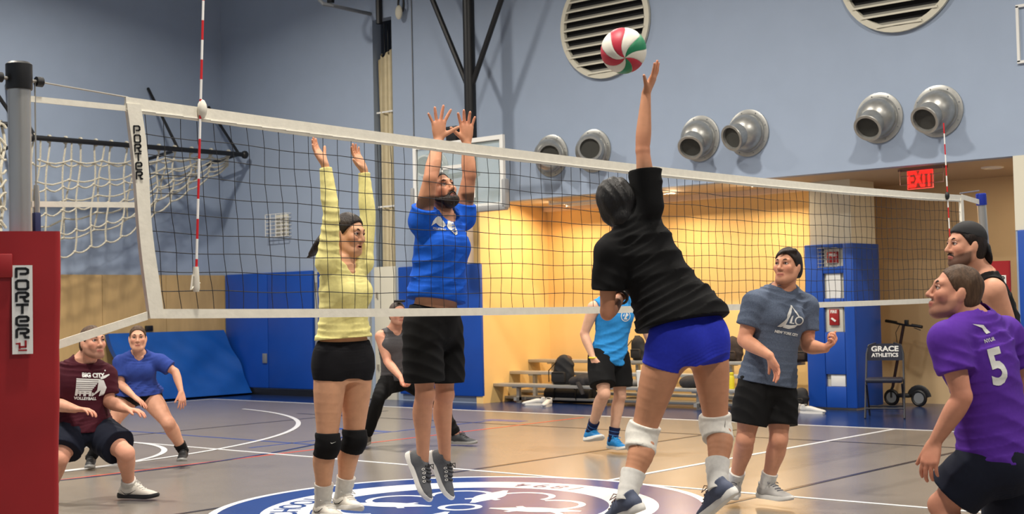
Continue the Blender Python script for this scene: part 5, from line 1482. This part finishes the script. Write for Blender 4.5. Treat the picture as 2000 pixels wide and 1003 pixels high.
for sd in 'LR':
    p.kneepad(sd, m_kp_w, .077, -.10, .27)
    p.decal((1250, 868) if sd == 'L' else (1411, 846), [swoosh(1.0)], .034, name='pad_logo', material=m_swoosh, bvh=p.kp)
    p.tube_on_leg('sock', m_sock, sd, .60, 1.06, .050, .045, ripple=.0022)
    p.shoe(sd, p.J['an' + sd] + cv(-.45, -.55, -.6) * .2, (mat('shoe_slate', (74, 82, 104), .75, noise=.08, nscale=90), m_sole_w, mat('lace_brown', (110, 84, 76), .8)), up=cv(-.45, .8, -.35) if sd == 'R' else cv(-.3, .9, -.2), k=.95)
MB().tube([p.J['wrL'] + .034 * (math.cos(a) * nrm(np.cross(p.J['wrL'] - p.J['elL'], (0, 0, 1))) + math.sin(a) * nrm(np.cross(p.J['wrL'] - p.J['elL'], np.cross(p.J['wrL'] - p.J['elL'], (0, 0, 1))))) for a in np.linspace(0, 6.283, 17)[:-1]], .007, 6, closed=True).build('watch_band', m_black, p.root)

# 4 --- man in grey, number ten
J = dict(head=(1538, 521, -.03), neck=(1530, 565, .02), shR=(1474, 592, -.08), shL=(1574, 598, .10), elR=(1453, 664, -.10), elL=(1578, 676, .06),
         wrR=(1503, 694, -.28), wrL=(1612, 680, -.10), tipR=(1523, 732, -.30), tipL=(1634, 662, -.16), waist=(1512, 660, .0),
         hipR=(1474, 748, -.03), hipL=(1522, 748, .06), knR=(1456, 856, -.06), knL=(1521, 858, -.02), anR=(1434, 945, .16), anL=(1497, 948, .06))
p = Person('man in heather grey shirt numbered ten with black shorts watching the ball', 9.25, J, cv(-.35, 0, .94), 'm', 1.0, .006, skin=(204, 146, 116), bw=1.06, arm=1.1, leg=1.06)
p.body(cv(-.62, .18, .74), cv(.05, 1, -.05), hands=dict(R=dict(n=cv(-.3, -.4, .2), curl=16, spread=6, thumb=35), L=dict(n=cv(-.3, .6, .2), curl=62, spread=4, thumb=35)), stubble=.15, hair_rgb=(36, 26, 22))
p.shirt('shirt', mat('cloth_heather', (84, 94, 112), .9, noise=.22, nscale=160, bump=.12, bscale=500, spec=.2), hem=.0, sleeve=.62, grow=.018, hemgrow=.022, sl_grow=.02, fold=.005, ffreq=76, seed=.9)
p.shorts('shorts', cloth('black', (17, 17, 18)), top=.14, length=.74, grow=.018, flare=.02, fold=.004, seed=1.1)
p.hair(m_hair_dk, grow=.012, line=.012, back=-.06, extra=[(p.hp(-.06, .03, .10), .02), (p.hp(-.01, .085, .085), .012), (p.hp(.02, .098, .06), .006, 1)])
up_ = p.spdir
p.decal((1543, 622), [poly([(-.02, .62), (.06, .58), (-.02, .1), (-.22, -.34), (-.42, -.44), (-.6, -.44), (-.3, -.05), (-.12, .3)]), poly([(.0, .6), (.3, .3), (.44, .12), (.36, .14), (.2, .3)]),
                       poly([(-.34, -.44), (.0, -.46), (.3, -.36), (.42, -.2), (.1, -.28), (-.25, -.3)]), poly([(.06, .12), (.13, .16), (.1, -.16), (.22, -.15), (.22, -.2), (-.02, -.2)]),
                       ringpoly(.14, .2, 0, 360, cx=.42, cy=-.03), txt('NEW YORK CITY', .16, -.02, -.66, .008)], .15, up=up_, name='shirt_print', normal=nrm(p.front + cv(.25, 0, .2)))
for sd in 'LR':
    p.tube_on_leg('sock', m_sock, sd, .72, 1.05, .044, .041)
    p.shoe(sd, p.J['an' + sd] + cv(.55, 0, .8) * .2 if sd == 'L' else p.J['an' + sd] + cv(-.3, 0, .95) * .2, (mat('shoe_silver', (178, 176, 172), .6), m_sole_w, mat('lace_grey', (100, 100, 108), .8)))
p.decal((1496, 930), [poly([(-.5, -.2), (.5, -.2), (.5, .2), (-.5, .2)])], .03, name='sock_mark', material=mat('mark_red', (160, 50, 40), .8), bvh=BVHTree.FromPolygons([Vector(v) for v in [p.J['anL'] + (p.J['knL'] - p.J['anL']) * t_ + .0455 * (RT * math.cos(a) + np.cross(RT, nrm(p.J['knL'] - p.J['anL'])) * math.sin(a)) for t_ in (0, .4) for a in np.linspace(0, 6.283, 25)[:-1]]], [(i, (i + 1) % 24, 24 + (i + 1) % 24, 24 + i) for i in range(24)]))

# 5 --- man in purple, number five
J = dict(head=(1866, 572, .02), neck=(1903, 628, .0), shL=(1850, 664, -.14), shR=(1964, 654, .16), elL=(1880, 776, -.20), elR=(2000, 755, .22),
         wrL=(1826, 862, -.12), wrR=(1960, 830, .30), tipL=(1808, 930, -.14), tipR=(1930, 870, .34), waist=(1928, 770, .0),
         hipL=(1922, 902, -.05), hipR=(1985, 898, .08), knL=(1842, 985, .03), knR=(1965, 1090, .2), anL=(1872, 1168, -.08), anR=(2010, 1175, .0))
p = Person('man in purple shirt numbered five crouching at the right edge', 6.0, J, cv(-.8, -.1, -.6), 'm', 1.0, .006, skin=(196, 138, 112), bw=1.02)
p.body(cv(-.94, .22, -.12), cv(.2, 1, .05), hands=dict(L=dict(n=cv(.6, 0, -.6), curl=18, spread=4, thumb=30), R=dict(n=cv(.5, 0, .6), curl=20, spread=4, thumb=30)), stubble=.45, hair_rgb=(62, 46, 38))
p.shirt('shirt', cloth('purple', (84, 42, 146)), hem=.0, sleeve=.56, grow=.02, hemgrow=.024, sl_grow=.024, fold=.006, ffreq=70, seed=3.1)
p.shorts('shorts', cloth('navy', (22, 26, 40)), top=.14, length=.74, grow=.02, flare=.022, fold=.004, seed=2.1)
p.hair(m_hair_br, grow=.005, line=.012, back=-.055)
p.decal((1950, 718), [txt('5', 1.0, 0, 0, .03, sx=.86)], .21, up=nrm(p.spdir + p.shR_dir * -.02), name='back_number')
p.decal((1918, 640), [poly([(-.5, .3), (.1, .12), (.35, -.3), (.1, -.32), (-.02, .0)])], .09, up=p.spdir, name='back_logo')
p.decal((1932, 664), [txt('NYUR', .5, 0, 0, .01)], .045, up=p.spdir, name='back_lettering')
for sd in 'LR':
    p.tube_on_leg('sock', m_sock, sd, .72, 1.05, .044, .041)
    p.shoe(sd, p.J['an' + sd] + cv(-.9, 0, -.3) * .2, (mat('shoe_silver', (178, 176, 172), .6), m_sole_w, m_lace_w))

# 6 --- man in backwards cap
J = dict(head=(1886, 480, .0), neck=(1921, 541, .02), shL=(1940, 568, -.15), shR=(1925, 566, .19), elL=(1978, 668, -.10), elR=(1915, 665, .25),
         wrL=(1990, 752, -.02), wrR=(1905, 745, .2), tipL=(1975, 800, .04), tipR=(1900, 795, .2), waist=(1950, 660, .02),
         hipL=(1972, 770, -.09), hipR=(1960, 770, .12), knL=(1962, 905, -.12), knR=(1935, 900, .2), anL=(2000, 1035, -.1), anR=(1990, 1035, .2))
p = Person('man in backwards black cap and sleeveless black top behind the purple shirt', 7.6, J, cv(-.9, 0, -.3), 'm', 1.0, .006, skin=(206, 150, 122), arm=1.12)
p.body(cv(-.95, .06, .18), cv(.05, 1, 0), hands=dict(L=dict(n=cv(-.6, 0, -.6), curl=22, spread=4, thumb=30), R=dict(n=cv(.3, -1, 0), curl=20)), stubble=.82, hair_rgb=(44, 32, 28))
p.shirt('tank_top', cloth('black_tee', (15, 15, 16)), hem=-.02, grow=.014, hemgrow=.024, fold=.005, sleeveless=True, seed=.4)
p.shorts('shorts', cloth('black', (17, 17, 18)), top=.14, length=.72, grow=.02, flare=.02, fold=.004, seed=2.7)
p.hair(m_hair_dk, grow=.010, line=.012, back=-.075)
R, Fd, U = p.hf; kk = p.hs * p.s
f = p.field([p.J['head']], .26)
f.ell(p.hp(0, -.014, .045), (R, Fd, U), (.084 * kk, .107 * kk, .096 * kk), .0, cuts=[(p.hp(0, .0, .052), nrm(-U + Fd * .22))])
f.limb([p.hp(-.04, -.105, .0), p.hp(0, -.125, -.04), p.hp(.0, -.13, -.085)], [.02 * kk, .03 * kk, .012 * kk], .015)
f.ell(p.hp(0, -.118, -.035), (R, nrm(Fd * .4 + U), nrm(Fd - U * .4)), (.07 * kk, .07 * kk, .014 * kk), .012)
sculpt(f, 'cap', mat('cap_black', (20, 20, 23), .8), p.root)
f = p.field([p.J['head']], .2)
f.limb([p.hp(-.028, .082, -.064), p.hp(0, .098, -.052), p.hp(.028, .082, -.064)], [.004 * kk, .0065 * kk, .004 * kk], .006)
sculpt(f, 'moustache', m_hair_dk, p.root)
p.tube_on_leg('elbow_sleeve', cloth('black', (17, 17, 18)), 'L', .82, 1.0, .056, .052, 'upper'); p.tube_on_leg('elbow_sleeve', cloth('black', (17, 17, 18)), 'L', -.02, .62, .054, .046, 'fore')
for sd in 'LR':
    p.tube_on_leg('sock', cloth('sock_black', (20, 20, 22)), sd, .55, 1.05, .056, .041)
    p.shoe(sd, p.J['an' + sd] + cv(-.9, 0, -.3) * .2, (mat('shoe_grey', (84, 86, 90), .7), m_sole_w, m_lace_k))

# 7 --- man in light blue
J = dict(head=(1208, 541, .0), neck=(1203, 578, .0), shR=(1160, 600, -.06), shL=(1242, 598, .08), elR=(1141, 652, -.05), elL=(1262, 645, .08),
         wrR=(1158, 698, -.16), wrL=(1282, 690, .0), tipR=(1167, 722, -.2), tipL=(1285, 715, -.02), waist=(1197, 645, .0),
         hipR=(1170, 696, -.05), hipL=(1207, 696, .06), knR=(1180, 768, -.22), knL=(1211, 772, .0), anR=(1153, 843, .08), anL=(1197, 858, .0))
p = Person('man in light blue sleeveless shirt and turquoise shoes behind the net', 12.9, J, cv(.25, 0, .97), 'm', .98, .008, skin=(214, 168, 140))
p.body(cv(.3, .1, .9), hands=dict(R=dict(n=cv(.5, 0, -.6), curl=28, spread=4, thumb=30), L=dict(n=cv(-.5, 0, -.6), curl=28)), hair_rgb=(60, 44, 34))
p.shirt('shirt', cloth('sky_blue', (48, 138, 206)), hem=-.16, grow=.02, hemgrow=.02, fold=.008, ffreq=76, sleeveless=True, seed=.2)
p.shorts('shorts', cloth('black', (17, 17, 18)), top=.1, length=.78, grow=.022, flare=.022, fold=.004)
p.hair(m_hair_br, grow=.008, line=.012, back=-.05)
p.decal((1222, 617), [ringpoly(.42, .5, 0, 360), poly([(-.2, -.3), (.1, .35), (.3, .1), (.05, -.1), (.2, -.32)]), poly([(-.3, .0), (-.1, .3), (-.15, .0)])], .10, name='chest_logo')
MB().tube([p.J['wrR'] + .032 * (math.cos(a) * RT + math.sin(a) * FW) for a in np.linspace(0, 6.283, 15)[:-1]], .009, 6, closed=True).build('wristband', mat('band_yellow', (222, 190, 40), .6), p.root)
for sd in 'LR':
    so = p.tube_on_leg('sock', cloth('sock_navy', (26, 34, 66)), sd, .72, 1.06, .046, .042)
    for t_ in (.8, .88): p.tube_on_leg('sock_stripe', mat('stripe_blue', (66, 112, 170), .8), sd, t_, t_ + .03, .0468, .0462, ripple=0, parent=so)
    p.tube_on_leg('sock_stripe', mat('stripe_red', (150, 60, 60), .8), sd, .93, .95, .0452, .045, ripple=0, parent=so)
    p.shoe(sd, p.J['an' + sd] + cv(.45, 0, .9) * .2, (mat('shoe_turquoise', (20, 122, 186), .55), m_sole_w, mat('lace_blue', (40, 150, 210), .8)), up=cv(.15, 1, -.25) if sd == 'R' else None)

# 8 --- man in grey tank top
J = dict(head=(777, 613, -.08), neck=(772, 643, .0), shR=(744, 657, -.05), shL=(800, 657, .08), elR=(757, 706, -.14), elL=(812, 706, -.02),
         wrR=(784, 738, -.38), wrL=(797, 738, -.34), tipR=(792, 752, -.42), tipL=(792, 751, -.40), waist=(773, 695, .02),
         hipR=(762, 740, .0), hipL=(796, 740, .1), knR=(740, 776, -.22), knL=(852, 780, .0), anR=(716, 851, .02), anL=(893, 850, .0))
p = Person('man in charcoal tank top crouching with hands clasped behind the blockers', 13.9, J, cv(.35, -.25, .9), 'm', .98, .008, skin=(206, 150, 124))
p.body(cv(.45, .12, .88), hands=dict(R=dict(n=cv(.3, .8, .3), curl=48, spread=3, thumb=25), L=dict(n=cv(-.3, .8, .3), curl=48, spread=3, thumb=25)), stubble=.3, hair_rgb=(58, 46, 40))
p.shirt('tank_top', cloth('charcoal', (80, 78, 80)), hem=.02, grow=.014, hemgrow=.016, fold=.004, sleeveless=True, vneck=.05)
p.shorts('trousers', cloth('black', (17, 17, 18)), top=.12, grow=.012, longs=True, fold=.006)
p.hair(mat('hair_grey_brown', (70, 58, 50), .6, noise=.45, nscale=60, stretch=(1, 1, .25), bump=.9, bscale=140), grow=.006, line=.012, back=-.05)
for sd in 'LR': p.shoe(sd, p.J['an' + sd] + (cv(-.1, 0, .9) if sd == 'R' else cv(.85, 0, .5)) * .2, (mat('shoe_dark', (52, 54, 58), .7), mat('sole_grey', (150, 150, 148), .6), m_lace_k))
MB().box(p.hp(0, .07, .125), (.11, .05, .022), ax=p.hf, bevel=.006).build('sunglasses', m_black, p.root)

# 9 --- man in maroon
J = dict(head=(181, 669, -.06), neck=(164, 704, .0), shR=(124, 737, -.06), shL=(206, 733, .08), elR=(106, 788, -.10), elL=(212, 784, .04),
         wrR=(146, 798, -.30), wrL=(247, 799, -.12), tipR=(180, 800, -.34), tipL=(283, 803, -.18), waist=(160, 780, .02),
         hipR=(143, 838, -.04), hipL=(188, 838, .08), knR=(118, 893, -.22), knL=(246, 884, -.16), anR=(84, 985, .0), anL=(252, 948, .06))
p = Person('man in maroon printed shirt crouching beside the red post pad', 10.25, J, cv(.42, -.1, .88), 'm', 1.02, .007, skin=(208, 152, 126), bw=1.08, arm=1.08, leg=1.06)
p.body(cv(.72, .16, .66), hands=dict(R=dict(n=cv(.1, -.9, .1), curl=18, spread=5, thumb=30), L=dict(n=cv(.1, -.9, .1), curl=16, spread=6, thumb=30)), stubble=.5, hair_rgb=(70, 50, 40))
p.shirt('shirt', cloth('maroon', (66, 20, 32)), hem=.0, sleeve=.72, grow=.018, hemgrow=.024, sl_grow=.022, fold=.005, ffreq=76, seed=1.7)
p.shorts('shorts', cloth('navy', (22, 26, 40)), top=.14, length=.76, grow=.022, flare=.026, fold=.006, seed=.6)
p.hair(m_hair_br, grow=.006, line=.012, back=-.05)
bars = [poly([(-.6, .32 - .075 * i), (.28 - .05 * i, .32 - .075 * i), (.26 - .05 * i, .265 - .075 * i), (-.6, .265 - .075 * i)]) for i in range(8)]
city = [poly([(x, -.34), (x, -.34 + h_), (x + w_, -.34 + h_), (x + w_, -.34)]) for x, w_, h_ in ((-.6, .09, .28), (-.45, .06, .2), (-.3, .1, .16), (-.1, .1, .2), (.02, .06, .14))]
figr = [poly([(.3, .3), (.5, .36), (.66, .46), (.64, .5), (.44, .44), (.28, .4)]), poly([(.22, .3), (.42, .28), (.56, .0), (.48, -.3), (.3, -.34), (.34, -.1), (.1, -.3), (.02, -.34), (.2, -.1)]), poly([(.48 + .03 * math.cos(a), .62 + .03 * math.sin(a)) for a in np.linspace(0, 6.28, 9)[:-1]])]
p.decal((180, 756), bars + city + figr + [txt('BIG CITY', .21, .02, .44, .012), txt('VOLLEYBALL', .145, -.2, -.44, .008)], .195, up=nrm(p.spdir + p.shR_dir * -.1), name='shirt_print')
for sd in 'LR':
    p.tube_on_leg('sock', m_sock, sd, .8, 1.06, .046, .043)
    so = p.shoe(sd, p.J['an' + sd] + cv(.93, 0, .3) * .2, (mat('shoe_cream', (222, 216, 204), .6), mat('sole_black', (30, 30, 34), .6), m_lace_w), k=1.04, tick=m_swoosh)

# 10 --- woman in blue shirt
J = dict(head=(269, 661, -.05), neck=(270, 691, .0), shR=(236, 708, -.05), shL=(312, 706, .04), elR=(236, 750, -.10), elL=(343, 726, .02),
         wrR=(262, 774, -.22), wrL=(354, 765, -.08), tipR=(283, 790, -.26), tipL=(357, 790, -.12), waist=(270, 735, .03),
         hipR=(254, 770, .0), hipL=(288, 768, .08), knR=(222, 822, -.12), knL=(329, 826, -.12), anR=(178, 893, .0), anL=(358, 880, .0))
p = Person('woman in blue t-shirt in a wide stance near the leaning mat', 12.5, J, cv(.35, -.3, .9), 'f', .99, .0075, skin=(212, 158, 130), bw=1.05, leg=1.08)
p.body(cv(.25, .1, .95), hands=dict(R=dict(n=cv(-.6, -.2, -.2), curl=10, spread=6, thumb=40), L=dict(n=cv(-.5, 0, -.6), curl=14, spread=7, thumb=35)), hair_rgb=(64, 44, 36))
p.shirt('shirt', cloth('blue_tee', (48, 68, 142)), hem=.04, sleeve=.66, grow=.02, hemgrow=.03, sl_grow=.024, fold=.005, vneck=.05, seed=.3)
p.shorts('shorts', cloth('black_short', (22, 22, 26)), top=.12, length=.26, grow=.012, flare=.006, fold=.002)
p.hair(m_hair_br, grow=.006, line=.012, back=-.05, extra=[(p.hp(-.03, -.09, -.03), .025), (p.hp(-.05, -.07, -.1), .018, 1)])
for sd in 'LR':
    p.tube_on_leg('sock', cloth('sock_black', (20, 20, 22)), sd, .74, 1.06, .045, .041)
    p.shoe(sd, p.J['an' + sd] + (cv(.15, 0, .95) if sd == 'L' else cv(.2, 0, .9)) * .2, (mat('shoe_black', (24, 24, 26), .6), mat('sole_grey', (150, 150, 148), .6), m_lace_k), k=.94)

# ------------------------------------------------------------------ the ball
bc = at(1218, 99, 6.35); br_ = .106
ball = thing('volleyball', 'red, green and white volleyball in the air above the net', 'ball', bc)
pole = nrm(ray(1221, 113) * -1 * .0 + (at(1221, 114, 6.35 - .1) - bc))
e1 = nrm(RT - pole * (RT @ pole)); e2 = np.cross(pole, e1)
mw, mr, mg = mat('ball_white', (224, 220, 206), .5), mat('ball_red', (188, 40, 62), .5), mat('ball_green', (22, 128, 84), .5)
cols = [mr, mw, mg, mw, mr, mg, mw, mr, mw]
NP = len(cols)
for i in range(NP):
    V_ = []; nt_, na = 18, 7
    for a in range(nt_ + 1):
        th = .04 + (math.pi - .08) * a / nt_
        for b in range(na + 1):
            ph = 2 * math.pi * (i + .02 + .96 * b / na) / NP - 2.98 + .75 * math.sin(th)
            edge = min(b, na - b) == 0
            r_ = br_ * (.988 if edge else 1.0)
            V_.append(bc + r_ * (pole * math.cos(th) + math.sin(th) * (e1 * math.cos(-ph) + e2 * math.sin(-ph))))
    MB().add(V_, [(a * (na + 1) + b, a * (na + 1) + b + 1, (a + 1) * (na + 1) + b + 1, (a + 1) * (na + 1) + b) for a in range(nt_) for b in range(na)]).build('panel', cols[i], ball, angle=80)
MB().ball(bc, br_ * .982, 24).build('bladder', mw, ball)
# ------------------------------------------------------------------ belongings on and under the bleachers
def lump(name, label, cat_, c, r, material, seed=0., flat=True, extra=(), amp=.012, k=.03, group=None):
    f = Field(np.asarray(c) - np.max(r) * 2.2 - .1, np.asarray(c) + np.max(r) * 2.2 + .1, .011)
    f.ell(c, np.eye(3), r, .0, fold=folds((.4, .3, .8), amp, 26, seed))
    for dc, rr in extra: f.ell(np.asarray(c) + np.array(dc), np.eye(3), rr, k, fold=folds((.2, .8, .3), amp, 30, seed + 1))
    if flat: f.plane(np.asarray(c) - np.array([0, 0, r[2] * .8]), (0, 0, -1))
    t = thing(name, label, cat_, np.asarray(c) - np.array([0, 0, r[2] * .8]), group)
    sculpt(f, 'body', material, t)
    return t
m_bagk = mat('bag_black', (26, 26, 28), .75, noise=.2, nscale=30); m_bagb = mat('bag_brown', (84, 52, 30), .7, noise=.2, nscale=30); m_cl = mat('cloth_dark_pile', (40, 38, 40), .9, noise=.2, nscale=30)
z1, z2, z3 = r1[1], r2[1], r3[1]
def seat(x, u, z, h): q = on(x, 700, 1, u); return np.array([q[0], u, z + h])
def backpack(name, label, c, w, d, h, m0, m1, tilt=0.):
    """soft upright bag: rounded body, front pocket, top handle, strap and zip; c = centre of its base"""
    c = np.asarray(c, float); t = thing(name, label, 'bag', c)
    f = Field(c - max(w, h) - .1, c + np.array([max(w, h)] * 3) + .1, .011); k = np.array([tilt, 0, 0])
    f.chain([(c + np.array([0, 0, .02]), w / 2, d / w, np.array([1., 0, 0])), (c + np.array([0, 0, h * .35]) + k * .35, w / 2 * 1.04, d / w, np.array([1., 0, 0])), (c + np.array([0, 0, h * .72]) + k * .72, w / 2 * .92, d / w, np.array([1., 0, 0])), (c + np.array([0, 0, h * .9]) + k, w / 2 * .5, d / w, np.array([1., 0, 0]))], .01, fold=folds((.5, .2, .8), .008, 60, w * 9))
    f.plane(c + np.array([0, 0, .002]), (0, 0, -1)); sculpt(f, 'body', m0, t)
    MB().box(c + np.array([0, -d / 2 - .01, h * .3]) + k * .3, (w * .72, .06, h * .42), bevel=.028).build('front_pocket', m0, t)
    MB().box(c + np.array([0, -d / 2 - .042, h * .46]) + k * .4, (w * .6, .006, .012)).build('zip', m1, t)
    MB().tube([c + k + np.array([-.05, 0, h * .93]), c + k + np.array([-.035, -.01, h * 1.06]), c + k + np.array([.035, -.01, h * 1.06]), c + k + np.array([.05, 0, h * .93])], .012, 6).build('handle', m1, t)
    MB().tube([c + k + np.array([-w * .3, -d * .3, h * .9]), c + k + np.array([-w * .62, -d * .55, h * .55]), c + np.array([-w * .5, -d * .5, h * .1])], .016, 6, flat=.4).build('strap', m1, t)
    return t
t = backpack('backpack', 'black backpack with a brown top standing on the lowest bleacher row', seat(1098, 15.22, z1, .0), .34, .2, .36, m_bagk, m_black, .05)
c = seat(1104, 15.24, z1, .36); MB().ball(c, .11, 12, sc=(1, .7, .5)).build('brown_flap', m_bagb, t)
t = lump('jacket', 'crumpled dark jacket on the bleachers left of the light blue shirt', 'jacket', seat(1137, 15.17, z1, .07), (.17, .11, .085), m_cl, 2., extra=(((.13, 0, .0), (.11, .09, .07)), ((-.1, -.04, -.02), (.1, .08, .06)), ((.04, -.08, -.05), (.06, .05, .09)), ((.02, .02, .05), (.09, .07, .06))), amp=.018, k=.02)
MB().tube([seat(1128, 15.04, z1, .04), seat(1134, 15.02, z1, -.05), seat(1137, 15.02, z1, -.12)], [.045, .04, .03], 8, flat=.5).build('sleeve', m_cl, t)
dc = seat(1112, 15.42, .0, .0)
t = thing('duffel_bag', 'long black duffel bag under the lowest bleacher seat', 'bag', dc)
MB().lathe([(.02, -.42), (.10, -.41), (.118, -.38), (.122, 0), (.118, .38), (.10, .41), (.02, .42)], dc + np.array([0, 0, .123]), (1, 0, 0), 20).build('body', m_bagk, t)
for x in (-.2, .2):
    MB().tube([dc + np.array([x + .124 * 0, .126 * math.cos(a), .123 + .126 * math.sin(a)]) for a in np.linspace(-.6, 3.8, 12)], .02, 6, flat=.25, fax=(1, 0, 0)).build('webbing', m_black, t)
MB().tube([dc + np.array([-.2, -.12, .2]), dc + np.array([-.1, -.13, .27]), dc + np.array([.1, -.13, .27]), dc + np.array([.2, -.12, .2])], .011, 6).build('handle', m_black, t)
t = backpack('handbag', 'black handbag on the top bleacher row by the cobalt shorts', seat(1250, 15.95, z3, .0), .24, .15, .32, m_bagk, m_black, -.03)
t = thing('paper_cup', 'tall white cup standing on the lower bleacher row', 'cup', seat(1248, 15.15, z1, 0)); MB().lathe([(.03, .001), (.042, .2), (.038, .2), (.028, .012)], seat(1248, 15.15, z1, 0), (0, 0, 1), 16, cap=False).build('cup', m_white, t); MB().lathe([(.043, .2), (.043, .212), (.03, .218)], seat(1248, 15.15, z1, 0), (0, 0, 1), 16).build('lid', m_white, t)
t = lump('folded_clothes', 'flat grey heap of clothes on the bleacher beside the white cup', 'clothes', seat(1225, 15.2, z1, .04), (.2, .11, .05), mat('cloth_grey_pile', (110, 108, 104), .9), 5.)
t = lump('sweater', 'dark sweater lying on the bleacher between the spiker legs', 'clothes', seat(1348, 15.2, z1, .07), (.17, .11, .09), m_cl, 6.)
wb_ = seat(1428, 15.15, z1, 0); t = thing('water_bottle', 'yellow water bottle on the lower bleacher row', 'bottle', wb_); MB().lathe([(.034, .001), (.036, .02), (.036, .15), (.026, .17)], wb_, (0, 0, 1), 16).build('bottle', mat('bottle_yellow', (222, 204, 40), .4), t); MB().lathe([(.026, .17), (.028, .175), (.028, .205), (.02, .21)], wb_, (0, 0, 1), 16).build('cap', mat('bottle_yellow', (222, 204, 40), .4), t)
m_bd = mat('bag_dark_brown', (52, 40, 34), .8, noise=.2)
backpack('backpack', 'brown and black backpack on the top bleacher row left of the grey shirt', seat(1430, 15.98, z3, .0), .30, .17, .27, m_bd, m_black, .04)
backpack('gym_bag', 'dark gym bag on the top bleacher row beside the blue column', seat(1562, 15.98, z3, .0), .34, .18, .28, m_bd, m_black, .08)
backpack('shoe_bag', 'small black bag tucked on the foot plank beside the blue column', seat(1562, 15.42, f1[1], .0), .22, .13, .17, m_bagk, m_black)
def loose_shoe(c, d, label, m0, k=1.0, roll=0.):
    d = nrm(d); U = nrm(np.array([0, 0, 1.]) * math.cos(roll) + np.cross(d, (0, 0, 1)) * math.sin(roll)); R = np.cross(d, U); c = np.asarray(c, float)
    t = thing('trainer_shoe', label, 'shoe', c, 'loose shoes by the bleachers')
    def q(f_, u_, r_=0.): return c + (d * f_ + U * u_ + R * r_) * k
    f = Field(c - .25, c + .25, .008)
    f.chain([(q(-.09, .05), .036, 1.0, R), (q(0., .05), .038, 1.0, R), (q(.08, .036), .045, .68, R), (q(.15, .027), .034, .68, R)], .02)
    f.limb([q(-.07, .05), q(-.07, .1)], [.041, .044], .02, cuts=[(q(-.07, .1), U)]); f.limb([q(-.06, .09), q(-.06, .16)], [.034, .04], .004, 'sub'); f.plane(q(0, .014), -U)
    o, _, _ = sculpt(f, 'upper', m0, t)
    MB().prism([(-.13, -.02), (-.1, -.036), (0, -.038), (.09, -.048), (.16, -.036), (.185, 0), (.16, .036), (.09, .048), (0, .038), (-.1, .036), (-.13, .02)], q(0, .0), d * k, np.cross(U, d), .028).build('sole', m_sole_w, t)
    MB().ball(q(-.06, .092), .03, 10, sc=(1.2, .8, .3)).build('opening', m_dark, t)
m_sh_w = mat('shoe_white_grey', (196, 196, 194), .6)
g0 = on(1048, 791, 2, 0); loose_shoe(g0 + np.array([0, 0, .001]), cv(-.9, 0, .1), 'white trainer with its toe to the left on the floor by the bleachers', m_sh_w, 1.15)
g1 = on(1064, 793, 2, 0); loose_shoe(g1 + np.array([.05, .0, .001]), cv(-.3, 0, .9), 'white trainer facing out on the floor by the bleachers', m_sh_w, 1.15)
s0 = seat(1556, 15.38, f1[1], .002); s0[1] = 15.36
loose_shoe(seat(1546, 15.2, 0., .001), cv(-.8, 0, .5), 'white trainer left of its pair below the bleacher end', m_sh_w, 1.1)
loose_shoe(seat(1580, 15.2, 0., .001), cv(.8, 0, .5), 'white trainer right of its pair below the bleacher end', m_sh_w, 1.1)

# white rail fixture under the alcove ceiling
ra, rb = on(1096, 398, 2, SOF - .05), on(1165, 390, 2, SOF - .05)
rt_ = thing('ceiling_rail', 'white twin rail under the alcove ceiling left of the spiker', 'rail', (ra + rb) / 2)
MB().box(((ra[0] + rb[0]) / 2, 15.35, SOF - .05), (rb[0] - ra[0] + .3, .03, .03)).build('bar', m_white, rt_, smooth=False)
MB().box(((ra[0] + rb[0]) / 2, 15.75, SOF - .05), (rb[0] - ra[0] + .3, .03, .03)).build('bar', m_white, rt_, smooth=False)
for x in (ra[0] - .14, rb[0] + .14): MB().box((x, 15.55, SOF - .02), (.03, .42, .04)).build('bracket', m_white, rt_, smooth=False)
